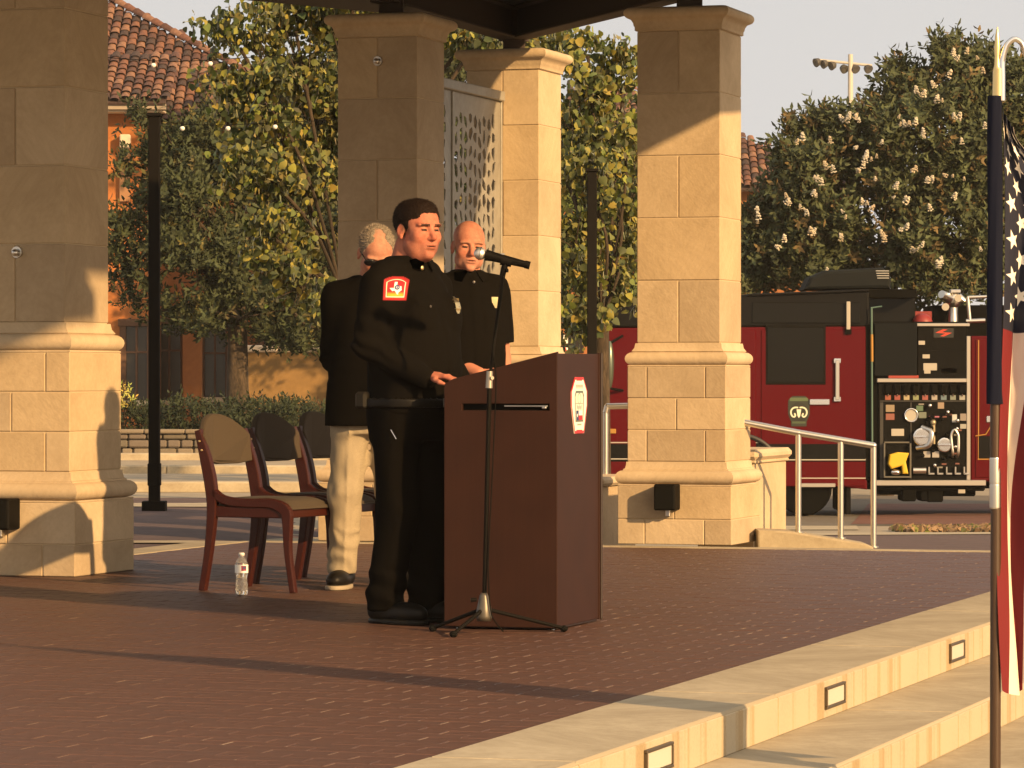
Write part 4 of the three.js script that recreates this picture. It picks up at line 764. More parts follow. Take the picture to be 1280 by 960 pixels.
  const hg = netMesh(hf, [-0.115, -0.165, -0.135], [0.115, 0.145, 0.135], 0.0031, paintH).applyMatrix4(hm);
  const sk = field([[fCap(V(0, 1.42, -0.03), V(0, 1.63, 0.0), 0.1, 0.064), 0.03], [fLoft([[0.9, 0, 0, 0.15, 0.12], [1.2, 0, 0, 0.16, 0.13], [1.45, 0, -0.01, 0.16, 0.09]]), 0.03], ...[aR, aL].flatMap(a => [[fCap(a[0], a[1], 0.055, 0.045), 0.03], [fCap(a[1], a[2], 0.044, 0.03), 0.02]]), ...[-1, 1].flatMap(s => [[fCap(V(s * 0.095, 0.88, 0), V(s * 0.098, 0.5, 0.02), 0.07, 0.05), 0.03], [fCap(V(s * 0.098, 0.5, 0.02), V(s * 0.1, 0.09, s * 0.042 - 0.014), 0.045, 0.034), 0.02]])]);
  const bg = netMesh(sk, [-0.36, 0.03, -0.22], [0.36, 1.76, 0.30], 0.014, () => SK1);
  const hR = handGeo(V(-0.152, 1.068, 0.212), V(0.10, 0.0, 1), V(0, -1, -0.05), 1, 0.55, SK1, 0.95), hL = handGeo(V(0.145, 1.0, 0.215), V(-0.25, -0.1, 1), V(0, -1, -0.1), -1, 0.35, SK1, 1.0);
  mesh('body', [bg, hg, hR, hL], M.skin, t);
  // cropped hair
  const hairF = (x, y, z) => { const c = fEll(0, 0.045, -0.018, 0.084, 0.093, 0.104)(x, y, z), c2 = fEll(0, 0.05, 0.02, 0.072, 0.082, 0.07)(x, y, z); let d = smin(c, c2, 0.02) + 0.0022 * nz(x * 240, y * 70, z * 240) + 0.0016 * nz(x * 500, y * 160, z * 500) + (y > 0.11 ? (y - 0.11) * 0.35 : 0); const line = 0.072 - 0.028 * ss(0.035, 0.06, Math.abs(x)) - (z < 0.045 ? (0.045 - z) * 0.5 : 0) - ss(0.035, 0.02, z) * 0.05 - ss(-0.02, -0.06, z) * 0.05; return smax(d, (line - y) + 0.006 * nz(x * 150, z * 150, 3) + 0.004 * nz(x * 420, z * 420, 7), 0.004); };
  const hg0 = netMesh((x, y, z) => hairF(x, y, z) , [-0.11, -0.10, -0.14], [0.11, 0.16, 0.12], 0.0032, (x, y, z) => { const k = 0.8 + 0.5 * nz(x * 260, y * 120, z * 260); return [0.014 * k, 0.0075 * k, 0.0052 * k]; }).applyMatrix4(hm);
  mesh('hair', [hg0, strands(hg0, 5200, 0.008, 0.0007, [0.015, 0.008, 0.0055], V(0.1, 0.2, 0.3))], phys([1, 1, 1], 0.8, 0.25, { vertexColors: true }), t);
  // patch, badge, collar pin
  const pt = canvasTex(256, 256, (g, w, h) => {
    g.fillStyle = '#8f1016'; g.fillRect(0, 0, w, h);
    const arch = (m) => { g.beginPath(); g.moveTo(m, h - m); g.lineTo(m, 70); g.quadraticCurveTo(128, 70 - 2 * (70 - m) * 0.85, w - m, 70); g.lineTo(w - m, h - m); g.closePath(); };
    arch(14); g.fillStyle = '#e0251d'; g.fill(); arch(30); g.fillStyle = '#f3d9c4'; g.fill(); arch(40); g.fillStyle = '#b3161f'; g.fill();
    g.fillStyle = '#e7a02a'; g.fillRect(46, 186, 164, 30); g.fillStyle = '#d9652a'; g.fillRect(40, 172, 176, 14);
    texasPath(g, 66, 66, 124); g.fillStyle = '#f7f2ee'; g.fill(); g.fillStyle = '#27346b'; g.beginPath(); g.arc(142, 122, 26, 0, 7); g.fill(); g.fillStyle = '#c8ccd8'; g.beginPath(); g.arc(142, 122, 13, 0, 7); g.fill(); g.fillStyle = '#27346b'; g.fillRect(137, 112, 10, 20);
  });
  const pm = new THREE.MeshStandardMaterial({ map: pt, roughness: 0.8, side: THREE.DoubleSide });
  const inw = V(0.9, 0, -0.42).normalize(), rt = V(0.42, 0, 0.9).normalize(), up = V(0.14, 0.99, 0).normalize();
  const pg = patchOn(jf, V(-0.42, 1.447, 0.175), inw, rt, up, 0.092, 0.108, (a, b) => b < 0.72 + 0.28 * (1 - a * a), 30, 0.003);
  const po = mesh('shoulder_patch', pg, pm, t); po.userData.label = 'red shoulder patch with a white Texas outline';
  mesh('badge', patchOn(jf, V(0.10, 1.375, 0.4), V(0, 0, -1), V(1, 0, 0), V(0.1, 1, 0).normalize(), 0.05, 0.08, (a, b) => a * a + b * b * (b < 0 ? 1 : 0.85) < 1, 16, 0.006), M.gold, t);
  mesh('collar_pin', ball(-0.052, 1.535, 0.105, 0.010, 1, 1.2, 0.6), M.gold, t);
  for (const s of [-1, 1]) mesh('pocket_button', ball(s * 0.105, 1.368, 0.187, 0.006, 1, 1, 0.5), mat([0.08, 0.07, 0.06], 0.4), t);
}
// ---------------------------------------------------------------- bald person behind the lectern
{
  const t = thing('person', 'bald man in black short sleeved uniform shirt standing behind the lectern', 'person', V(-0.225, 0, -19.5), 0.30);
  const aR = [V(-0.165, 1.49, -0.02), V(-0.185, 1.19, -0.01), V(0.0, 1.085, 0.21)], aL = [V(0.155, 1.49, -0.02), V(0.185, 1.16, -0.02), V(0.165, 0.95, 0.14)];
  const jk = [[fLoft([[0.94, 0, 0.0, 0.18, 0.14], [1.05, 0, 0.02, 0.188, 0.155], [1.18, 0, 0.025, 0.19, 0.16], [1.35, 0, 0.01, 0.19, 0.145], [1.47, 0, -0.01, 0.18, 0.12], [1.555, 0, -0.02, 0.13, 0.095], [1.61, 0, -0.02, 0.078, 0.08]]), 0.02], ...[aR, aL].map(a => [fCap(a[0], a[0].clone().lerp(a[1], 0.74), 0.078, 0.074), 0.05]), [fEll(0, 1.575, -0.012, 0.082, 0.04, 0.088), 0.015], ...[-1, 1].map(s => [fEll(s * 0.1, 1.55, -0.02, 0.11, 0.04, 0.07), 0.04])];
  const jf0 = field(jk), cutN = (a) => { const d = V().subVectors(a[1], a[0]).normalize(), p = a[0].clone().lerp(a[1], 0.77); return (x, y, z) => (x - p.x) * d.x + (y - p.y) * d.y + (z - p.z) * d.z; }, cR = cutN(aR), cL = cutN(aL);
  const jf = (x, y, z) => { let d = jf0(x, y, z); if (d < 0.05) { d += folds(x, y, z, 0.006, 7, 4); if (z > 0.04 && Math.abs(x) < 0.017) d -= 0.004; if (z > 0.04 && Math.abs(Math.abs(x) - 0.1) < 0.05 && y > 1.28 && y < 1.41) d -= 0.003; } if (Math.abs(x) > 0.175 && y > 1.1) d = Math.max(d, x < 0 ? cR(x, y, z) : cL(x, y, z)); return Math.max(d, 0.95 - y); };
  mesh('shirt', netMesh(jf, [-0.38, 0.92, -0.22], [0.38, 1.68, 0.26], 0.009), M.navyCloth, t);
  for (const s of [-1, 1]) mesh('collar', extrude([[0, 0], [0.07, -0.008], [0.066, -0.05], [0.03, -0.06]], 0.007, 0.002).scale(s, 1, 1).rotateX(-0.35).rotateY(s * 0.35).translate(s * 0.02, 1.60, 0.07), M.navyCloth, t);
  const tr = field([[fLoft([[0.84, 0, 0, 0.16, 0.13], [0.94, 0, 0, 0.18, 0.145], [1.02, 0, 0.01, 0.182, 0.148]]), 0.02], ...[-0.1, 0.1].flatMap(x => [[fCap(V(x, 0.88, 0), V(x * 1.1, 0.5, 0.02), 0.098, 0.08), 0.05], [fCap(V(x * 1.1, 0.5, 0.02), V(x * 1.25, 0.1, -0.01), 0.079, 0.078), 0.04]])]);
  mesh('trousers', netMesh((x, y, z) => Math.max(tr(x, y, z) + folds(x, y, z, 0.008, 8, 3), 0.06 - y), [-0.27, 0.03, -0.22], [0.27, 1.04, 0.22], 0.012), M.blackCloth, t);
  for (const x of [-0.125, 0.125]) { const [u, s] = shoeGeo(x, 0.02, x * 1.2, 0.3); mesh('shoe', [u, s], M.leather, t); }
  const S = 1.03, hm = headMatrix(V(0.0, 1.725, 0.02), -0.12, 0.06, -0.04, S), hf = headField({ w: 0.98, open: 0.0032 });
  const grey = [0.42, 0.33, 0.27];
  const pH = skinPaint(SK2, { brow: [0.22, 0.15, 0.11], browA: 0.5, stubble: [0.5, 0.4, 0.34, 0.22], fuzzC: grey, fuzz: (x, y, z) => 0.5 * ss(-0.03, -0.01, y) * ss(0.055, 0.03, y) * ss(0.03, 0.0, z) * (Math.abs(x) < 0.078 ? 1 : 0) });
  const hg = netMesh(hf, [-0.115, -0.165, -0.135], [0.115, 0.145, 0.135], 0.0034, pH).applyMatrix4(hm);
  const sk = field([[fCap(V(0, 1.45, -0.02), V(0, 1.66, 0.0), 0.09, 0.058), 0.03], [fLoft([[0.94, 0, 0, 0.14, 0.11], [1.2, 0, 0, 0.15, 0.11], [1.47, 0, -0.01, 0.15, 0.08]]), 0.03], ...[aR, aL].flatMap(a => [[fCap(a[0], a[1], 0.055, 0.046), 0.03], [fCap(a[1], a[2], 0.046, 0.03), 0.02]]), ...[-1, 1].flatMap(s => [[fCap(V(s * 0.1, 0.9, 0), V(s * 0.11, 0.5, 0.02), 0.075, 0.055), 0.03], [fCap(V(s * 0.11, 0.5, 0.02), V(s * 0.125, 0.09, -0.01), 0.05, 0.045), 0.02]])]);
  const bg = netMesh(sk, [-0.36, 0.03, -0.2], [0.36, 1.78, 0.28], 0.012, (x, y, z) => { const k = 1 + 0.08 * nz(x * 40, y * 40, z * 40); return [SK2[0] * k, SK2[1] * k, SK2[2] * k]; });
  const hR = handGeo(aR[2], V(0.75, -0.35, 0.15), V(0.1, -0.3, -1), -1, 0.35, SK2, 1), hL = handGeo(aL[2], V(-0.35, -0.8, 0.3), V(-0.6, -0.2, -0.6), 1, 0.35, SK2, 1);
  mesh('body', [bg, hg, hR, hL], M.skin, t);
  mesh('undershirt', fEllGeo(0, 1.585, 0.052, 0.035, 0.03, 0.02), M.blackCloth, t);
  mesh('name_bar', patchOn(jf, V(-0.105, 1.455, 0.3), V(0, 0, -1), V(1, 0, 0), V(0, 1, 0), 0.05, 0.014, null, 6, 0.005), M.gold, t);
  mesh('badge', patchOn(jf, V(0.115, 1.44, 0.3), V(0, 0, -1), V(1, 0, 0), V(0, 1, 0), 0.045, 0.06, (a, b) => Math.abs(a) < 0.9 - 0.7 * Math.max(0, -b) && b > -1, 16, 0.005), M.gold, t);
  mesh('collar_pin', ball(0.0, 1.545, 0.112, 0.007), M.steel, t);
  mesh('belt', netMesh((x, y, z) => Math.max(Math.abs(fLoft([[0.9, 0, 0.01, 0.19, 0.155], [1.04, 0, 0.015, 0.192, 0.158]])(x, y, z)) - 0.006, Math.abs(y - 0.985) - 0.021), [-0.24, 0.95, -0.22], [0.24, 1.02, 0.24], 0.008), M.leather, t);
}
function filterTop(g) {                              // keep only hairs on the crown
  const p = g.attributes.position, c = g.attributes.color, P = [], C = []; for (let i = 0; i < p.count; i += 3) if (p.getY(i) > 1.755) for (let j = i; j < i + 3; j++) { P.push(p.getX(j), p.getY(j), p.getZ(j)); C.push(c.getX(j), c.getY(j), c.getZ(j)); }
  const o = new THREE.BufferGeometry(); o.setAttribute('position', new THREE.Float32BufferAttribute(P, 3)); o.setAttribute('color', new THREE.Float32BufferAttribute(C, 3)); o.computeVertexNormals(); return o;
}
function fEllGeo(x, y, z, a, b, c) { return new THREE.SphereGeometry(1, 20, 14).scale(a, b, c).translate(x, y, z); }
// ---------------------------------------------------------------- person in a dark jacket, head bowed
{
  const t = thing('person', 'grey haired man in dark jacket and khaki trousers with head bowed', 'person', V(-0.722, 0, -19.35), 0.12);
  const aR = [V(-0.165, 1.45, -0.02), V(-0.175, 1.17, -0.06), V(0.02, 0.97, 0.17)], aL = [V(0.165, 1.45, -0.02), V(0.175, 1.17, -0.02), V(0.13, 0.95, 0.17)];
  const jk = [[fLoft([[0.80, 0, 0.0, 0.222, 0.178], [0.95, 0, 0.0, 0.215, 0.172], [1.1, 0, 0.015, 0.20, 0.168], [1.3, 0, 0.005, 0.195, 0.15], [1.42, 0, -0.01, 0.19, 0.13], [1.51, 0, -0.02, 0.15, 0.10], [1.575, 0, -0.02, 0.085, 0.085]]), 0.02], ...[aR, aL].flatMap(a => [[fCap(a[0], a[1], 0.08, 0.068), 0.05], [fCap(a[1], a[2], 0.066, 0.05), 0.02]]), ...[-1, 1].map(s => [fEll(s * 0.1, 1.515, -0.02, 0.12, 0.042, 0.075), 0.04])];
  const jf0 = field(jk), jf = (x, y, z) => { let d = jf0(x, y, z); if (d < 0.05) { d += folds(x, y, z, 0.007, 6, 4); const el = Math.hypot(Math.abs(x) - 0.175, y - 1.17, z + 0.02); if (el < 0.2) d += 0.004 * Math.sin(y * 90 + 5 * nz(x * 8, y * 8, z * 8)) * ss(0.2, 0.05, el); if (z > 0.03 && x > 0 && x < 0.02) d += 0.004; } return Math.max(d, 0.82 - y); };
  mesh('jacket', netMesh(jf, [-0.4, 0.78, -0.24], [0.4, 1.66, 0.30], 0.010), M.blackCloth, t);
  const tr = field([[fLoft([[0.78, 0, 0, 0.16, 0.13], [0.9, 0, 0, 0.172, 0.135], [1.0, 0, 0.01, 0.165, 0.13]]), 0.02], ...[-0.1, 0.1].flatMap(x => [[fCap(V(x, 0.80, 0), V(x * 1.15, 0.48, 0.02), 0.093, 0.080), 0.05], [fCap(V(x * 1.15, 0.48, 0.02), V(x * 1.35, 0.1, -0.015), 0.081, 0.074), 0.04]])]);
  mesh('trousers', netMesh((x, y, z) => Math.max(tr(x, y, z) + folds(x, y, z, 0.013, 11, 5) + (y < 0.3 ? 0.004 * Math.sin(y * 60 + x * 35 + 5 * nz(x * 7, y * 7, z * 7)) : 0.002 * Math.sin(y * 38 + Math.abs(x) * 60 + 2.5 * nz(x * 5, y * 5, z * 5))) - 0.006 * ss(0.012, 0.002, Math.abs(Math.abs(x) - 0.118 - (0.5 - y) * 0.03)) * (z > 0 ? 1 : 0), 0.075 - y), [-0.27, 0.04, -0.22], [0.27, 1.02, 0.22], 0.0095), M.khaki, t);
  for (const x of [-0.138, 0.138]) { const [u, s] = shoeGeo(x, 0.02, x * 2.2, 0.3); const sh = mesh('shoe', u, M.leather, t); mesh('sole', s, mat([0.30, 0.25, 0.18], 0.8), sh); }
  const S = 1.03, hm = headMatrix(V(0.03, 1.685, 0.085), 0.10, 0.58, -0.03, S), hf = headField({ w: 1.0 });
  const pH = skinPaint(SK3, { brow: [0.35, 0.28, 0.22], browA: 0.4, fuzzC: [0.36, 0.30, 0.24], fuzz: (x, y, z) => 0.55 * ss(0.0, 0.04, y) * ss(0.05, -0.02, z) });
  const hg = netMesh(hf, [-0.115, -0.165, -0.135], [0.115, 0.145, 0.135], 0.0036, pH).applyMatrix4(hm);
  const sk = field([[fCap(V(0, 1.42, -0.02), V(0.02, 1.61, 0.03), 0.09, 0.06), 0.03], [fLoft([[0.9, 0, 0, 0.14, 0.11], [1.2, 0, 0, 0.15, 0.11], [1.42, 0, -0.01, 0.15, 0.08]]), 0.03], ...[aR, aL].flatMap(a => [[fCap(a[0], a[1], 0.05, 0.042), 0.03], [fCap(a[1], a[2], 0.042, 0.03), 0.02]]), ...[-1, 1].flatMap(s => [[fCap(V(s * 0.1, 0.9, 0), V(s * 0.115, 0.48, 0.02), 0.075, 0.055), 0.03], [fCap(V(s * 0.115, 0.48, 0.02), V(s * 0.135, 0.09, -0.015), 0.05, 0.042), 0.02]])]);
  const bg = netMesh(sk, [-0.36, 0.03, -0.2], [0.36, 1.74, 0.26], 0.014, () => SK3);
  mesh('body', [bg, hg, handGeo(aR[2], V(0.7, -0.5, 0.2), V(0.1, -0.3, -1), -1, 0.4, SK3, 1), handGeo(aL[2], V(-0.7, -0.5, 0.25), V(0, -0.3, -1), 1, 0.4, SK3, 1)], M.skin, t);
  const hair = (x, y, z) => { const d = fEll(0, 0.045, -0.018, 0.085, 0.089, 0.105)(x, y, z) + 0.003 * nz(x * 120, y * 60, z * 120) + 0.0015 * nz(x * 300, y * 200, z * 300); const bald = fEll(0, 0.14, 0.05, 0.034, 0.055, 0.075)(x, y, z) + 0.022 * nz(x * 60, y * 60, z * 60) + 0.012 * nz(x * 200, y * 200, z * 200); return smax(smax(d, -bald, 0.01), Math.max(-0.02 - y + (z > 0.02 ? (z - 0.02) * 2.2 : 0), z - 0.055), 0.008); };
  const hg0 = netMesh(hair, [-0.11, -0.07, -0.14], [0.11, 0.15, 0.1], 0.0036, (x, y, z) => { const k = 0.75 + 0.55 * nz(x * 180, y * 80, z * 180); return [0.26 * k, 0.22 * k, 0.175 * k]; }).applyMatrix4(hm);
  mesh('hair', [hg0, strands(hg0, 4200, 0.014, 0.0008, [0.28, 0.235, 0.185], V(0, 0, -0.4)), strands(hg, 900, 0.012, 0.0006, [0.33, 0.27, 0.21], V(0, 0, -0.5)).translate(0, 0.0, 0)].map((g, k) => k < 2 ? g : filterTop(g)), mat([1, 1, 1], 0.8, { vertexColors: true }), t);
  const lens = mat([0.006, 0.006, 0.007], 0.08), sg = [];
  for (const s of [-1, 1]) sg.push(fEllGeo(s * 0.034, 0.0, 0.092, 0.029, 0.0185, 0.0075).rotateY(s * 0.12));
  mesh('sunglasses', [...sg, bx(0, 0.006, 0.1, 0.02, 0.005, 0.005, 0.001), ...[-1, 1].map(s => cyl(V(s * 0.063, 0.008, 0.086), V(s * 0.08, 0.008, -0.005), 0.0028, 0.0028, 6))].map(g => flat(g).applyMatrix4(hm)), lens, t);
}

// ---------------------------------------------------------------- fire engine parked on the street behind
{
  const D = 51, K = FOCAL / D, X0 = 757, Y0 = 645;
  const base = at(X0, Y0, D), t = thing('fire_engine', 'red fire engine with black upper cab parked behind the pavilion', 'fire engine', base);
  const lx = (px) => (px - X0) / K, ly = (py) => (Y0 - py) / K;      // measured off the side: metres from the nose and above the road
  const red = new THREE.MeshPhysicalMaterial({ color: col(0.070, 0.0019, 0.0048), roughness: 0.5, specularIntensity: 0.12, clearcoat: 0.10, clearcoatRoughness: 0.05, side: THREE.DoubleSide });
  const blk = new THREE.MeshPhysicalMaterial({ color: col(0.006, 0.006, 0.006), roughness: 0.5, specularIntensity: 0.12, clearcoat: 0.08, clearcoatRoughness: 0.1, side: THREE.DoubleSide });
  const dull = phys([0.0045, 0.0045, 0.004], 0.9, 0.08), panelM = phys([0.0055, 0.0055, 0.005], 0.7, 0.1, { bumpMap: tStoneB, bumpScale: 0.002 });
  const glass = new THREE.MeshPhysicalMaterial({ color: col(0.008, 0.008, 0.007), roughness: 0.06, specularIntensity: 0.22, side: THREE.DoubleSide });
  const alu = mat([0.40, 0.38, 0.35], 0.45, { metalness: 0.9 }), white = mat([0.33, 0.31, 0.27], 0.55), yellow = mat([0.55, 0.36, 0.015], 0.6), amber = mat([0.30, 0.15, 0.02], 0.5);
  // box from measured corners; f = how far its face stands out from the side plane, d = its depth
  const B = (name, x0, y0, x1, y1, f, d, m, parent = t, b = 0.006) => mesh(name, bx(lx((x0 + x1) / 2), ly((y0 + y1) / 2), f - d / 2, Math.abs(x1 - x0) / K, Math.abs(y1 - y0) / K, d, b), m, parent);
  const P = (px, py, f) => V(lx(px), ly(py), f);
  // cab
  const arch = []; for (let i = 0; i <= 16; i++) { const a = Math.PI * i / 16; arch.push([lx(922) + Math.cos(a) * 0.60, ly(600) + Math.sin(a) * 0.60]); }
  const cab = mesh('cab', extrude([[lx(757), ly(612)], [lx(757), ly(520)], [lx(760), ly(410)], [lx(1084), ly(408)], [lx(1084), ly(612)], ...arch.filter(p => p[1] > ly(612)).map(p => p)], 2.4, 0.02).translate(0, 0, -2.4), red, t);
  mesh('cab_roof', extrude([[lx(762), ly(409)], [lx(772), ly(388)], [lx(790), ly(374)], [lx(1078), ly(362)], [lx(1087), ly(366)], [lx(1087), ly(409)]], 2.38, 0.03).translate(0, 0, -2.39), blk, t);
  mesh('drip_rail', cyl(P(935, 369, 0.01), P(1086, 363, 0.01), 0.018, 0.018, 8), blk, t);
  B('belt_stripe', 757, 555, 1084, 577, 0.004, 0.008, blk); B('pinstripe', 757, 552.5, 1084, 554, 0.005, 0.008, white); B('pinstripe', 757, 573, 1084, 574.5, 0.008, 0.01, white); B('pinstripe', 984, 597, 1084, 598.5, 0.005, 0.008, white);
  for (const [x0, x1, door] of [[800, 945, 0], [951, 1082, 1]]) {
    const d = B('door', x0, 412, x1, 608, 0.012, 0.03, red, t, 0.012);
    B('window_frame', x0 + 6, 406, x1 - 50, 481, 0.018, 0.02, M.rubber, d, 0.02); B('window', x0 + 8, 409, x1 - 52, 478, 0.024, 0.02, glass, d, 0.02);
    B('latch', x1 - 70, 499, x1 - 45, 506, 0.04, 0.04, M.chrome, d); B('grab_rail', x1 - 38, 450, x1 - 33, 500, 0.06, 0.03, M.steel, d); 
    for (const y of [451, 499]) B('rail_end', x1 - 40, y - 3, x1 - 31, y + 3, 0.05, 0.05, M.chrome, d);
  }
  B('cab_stripe', 951, 555, 1082, 577, 0.016, 0.008, blk); B('cab_stripe', 951, 574, 1082, 575.5, 0.019, 0.006, white); B('cab_stripe', 1000, 597, 1082, 598.5, 0.016, 0.006, white);
  B('upper_window', 940, 378, 1075, 404, 0.004, 0.02, glass, t, 0.02);
  B('white_grab_bar', 1057.5, 377, 1062.5, 412, 0.06, 0.03, white); B('bar_foot', 1056, 410, 1064, 418, 0.05, 0.05, dull);
  // emblem on the rear door: dark green shield with a ram's head
  const et = canvasTex(128, 192, (g, w, h) => { g.fillStyle = '#20261c'; g.fillRect(0, 0, w, h); g.fillStyle = '#4a5a3e'; g.fillRect(10, 10, w - 20, 22); g.fillStyle = '#141812'; g.beginPath(); g.ellipse(64, 104, 54, 64, 0, 0, 7); g.fill(); g.strokeStyle = '#c9c8b4'; g.lineWidth = 10; g.beginPath(); g.moveTo(60, 74); g.bezierCurveTo(20, 62, 6, 104, 26, 128); g.bezierCurveTo(42, 140, 50, 118, 36, 110); g.stroke(); g.beginPath(); g.moveTo(68, 74); g.bezierCurveTo(108, 62, 122, 104, 102, 128); g.bezierCurveTo(86, 140, 78, 118, 92, 110); g.stroke(); g.fillStyle = '#d2d0bd'; g.beginPath(); g.moveTo(50, 84); g.lineTo(78, 84); g.lineTo(72, 126); g.lineTo(64, 140); g.lineTo(56, 126); g.fill();  g.fillStyle = '#3d4a33'; g.fillRect(24, 160, 80, 14); });
  { const w = 27 / K, h = 38 / K, pts = [[-0.5, 0.36], [-0.3, 0.5], [0.3, 0.5], [0.5, 0.36], [0.5, -0.1], [0.36, -0.34], [0.36, -0.5], [-0.36, -0.5], [-0.36, -0.34], [-0.5, -0.1]].map(([a, b]) => [a * w, b * h]);
    const g = extrude(pts, 0.004), p = g.attributes.position, q = g.attributes.uv; for (let i = 0; i < p.count; i++) q.setXY(i, p.getX(i) / w + 0.5, p.getY(i) / h + 0.5);
    const e = mesh('door_emblem', g.translate(lx(998.5), ly(514), 0.0125), new THREE.MeshStandardMaterial({ map: et, roughness: 0.5, side: THREE.DoubleSide }), t); e.userData.label = 'dark green shield emblem with a pale ram head'; }
  // front: mirror, warning light bar
  mesh('mirror', [new THREE.SphereGeometry(1, 16, 12).scale(0.055, 0.32, 0.09).translate(lx(762), ly(456), 0.22)], mat([0.16, 0.19, 0.15], 0.25, { metalness: 0.7 }), t);
  mesh('mirror_arm', [cyl(P(764, 428, 0.22), P(778, 420, 0.0), 0.018), cyl(P(764, 486, 0.22), P(778, 488, 0.0), 0.018)], blk, t);
  B('light_bar', 757, 378, 790, 388, -0.2, 2.0, white); B('light_bar_base', 760, 388, 788, 396, -0.25, 1.9, dull);
  B('marker_light', 762, 536, 770, 542, 0.014, 0.02, amber);
  // roof air conditioner
  mesh('roof_unit', extrude([[lx(1008), ly(361)], [lx(1016), ly(345)], [lx(1034), ly(337)], [lx(1108), ly(333)], [lx(1118), ly(347)], [lx(1117), ly(360)]], 1.1, 0.05).translate(0, 0, -1.5), phys([0.009, 0.011, 0.012], 0.6, 0.15), t);
  for (let i = 0; i < 4; i++) B('vent_slat', 1098 + i * 0.6, 337 + i * 3, 1115, 338.4 + i * 3, -0.395, 0.02, mat([0.3, 0.3, 0.29], 0.5));
  B('roof_unit_foot', 1085, 348, 1112, 362, -0.5, 0.5, dull); B('cab_back_rail', 1078, 361, 1148, 372, -0.2, 1.6, dull);
  // pump house
  B('pump_house', 1087, 402, 1210, 612, -0.03, 2.3, dull, t, 0.01); B('rear_glass', 1090, 366, 1150, 404, -0.6, 0.05, glass);
  B('corner_post', 1082, 405, 1090, 600, 0.01, 0.06, dull); mesh('hook_pole', [cyl(P(1089, 385, 0.05), P(1090, 600, 0.05), 0.014), cyl(P(1088, 385, 0.05), P(1102, 383, 0.05), 0.01)], mat([0.06, 0.12, 0.10], 0.5), t); mesh('hook_pole_grip', cyl(P(1089.3, 418, 0.05), P(1089.6, 452, 0.05), 0.019), amber, t);
  B('upper_panel', 1147, 408, 1208, 474, 0.0, 0.04, panelM); B('upper_panel', 1147, 438, 1208, 474, 0.012, 0.03, panelM);
  B('hose_cover', 1093, 404, 1146, 470, 0.03, 0.06, phys([0.006, 0.0075, 0.0085], 0.7, 0.15)); { const c = t.children[t.children.length - 1]; c.geometry = c.geometry.clone(); }
  B('cover_trim', 1110, 469, 1148, 473, 0.03, 0.06, mat([0.25, 0.03, 0.02], 0.6));
  B('tread_plate', 1146, 404, 1212, 408, 0.03, 0.5, alu); B('tread_plate', 1096, 473, 1208, 478, 0.05, 0.4, alu); B('corner_trim', 1208, 420, 1213, 600, 0.02, 0.06, alu);
  { const s = canvasTex(128, 64, (g) => { g.fillStyle = '#141414'; g.fillRect(0, 0, 128, 64); g.fillStyle = '#b3341f'; g.beginPath(); g.moveTo(10, 32); g.lineTo(60, 8); g.lineTo(90, 10); g.lineTo(52, 28); g.lineTo(118, 32); g.lineTo(66, 56); g.lineTo(40, 54); g.lineTo(76, 37); g.fill(); }); const o = B('panel_badge', 1167, 410, 1192, 422, 0.006, 0.006, new THREE.MeshStandardMaterial({ map: s, roughness: 0.5 })); o.geometry = new THREE.BoxGeometry(25 / K, 12 / K, 0.006).translate(lx(1179.5), ly(416), 0.003); }
  for (const [x0, y0, x1, y1] of [[1148, 426, 1156, 431], [1153, 443, 1162, 448], [1154, 454, 1171, 463], [1155, 463, 1163, 467]]) B('info_plate', x0, y0, x1, y1, 0.02, 0.01, white, t, 0.002);
  const tints = [[0.45, 0.12, 0.06], [0.45, 0.1, 0.08], [0.6, 0.5, 0.3], [0.35, 0.4, 0.2], [0.45, 0.12, 0.1], [0.55, 0.5, 0.45], [0.2, 0.3, 0.35], [0.3, 0.35, 0.3], [0.5, 0.5, 0.45]];
  B('valve_panel', 1098, 479, 1208, 600, -0.002, 0.05, panelM);
  for (let i = 0; i < 9; i++) { const x = 1110 + i * 11.6; const v = B('valve_handle', x - 4.2, 480, x + 4.2, 492, 0.05, 0.06, dull, t, 0.012); B('name_plate', x - 3.6, 494, x + 3.6, 500, 0.006, 0.01, mat(tints[i].map(v => v * 0.5), 0.5), t, 0.002); mesh('valve_rod', cyl(P(x, 492, 0.03), P(x, 495, 0.01), 0.01), M.chrome, v); }
  const dial = (x, y, r) => { mesh('gauge_rim', new THREE.TorusGeometry(r / K, 0.012, 8, 24).translate(lx(x), ly(y), 0.02), M.chrome, t); mesh('gauge_face', new THREE.CylinderGeometry(r / K, r / K, 0.02, 24).rotateX(Math.PI / 2).translate(lx(x), ly(y), 0.008), white, t); };
  const cap = (x, y, r, out) => { mesh('outlet_cap', [new THREE.CylinderGeometry(r / K, r / K * 1.1, out, 20).rotateX(Math.PI / 2).translate(lx(x), ly(y), out / 2), new THREE.TorusGeometry(r / K * 1.1, 0.02, 8, 20).translate(lx(x), ly(y), out * 0.6), bx(lx(x), ly(y), out, r * 2.6 / K, 0.03, 0.03, 0.008)], M.chrome, t); };
  dial(1139, 519, 8); B('gauge_plate', 1145, 507, 1154, 514, 0.01, 0.02, mat([0.07, 0.12, 0.07], 0.5)); B('gauge_plate', 1148, 515, 1158, 523, 0.01, 0.02, mat([0.12, 0.14, 0.11], 0.5));
  cap(1152, 546, 9, 0.12); cap(1180, 556, 7, 0.1);
  mesh('intake_elbow', pipe([P(1146, 560, 0.03), P(1160, 556, 0.14), P(1163, 540, 0.14), P(1152, 534, 0.05)], 0.035, 24, 10), M.steel, t);
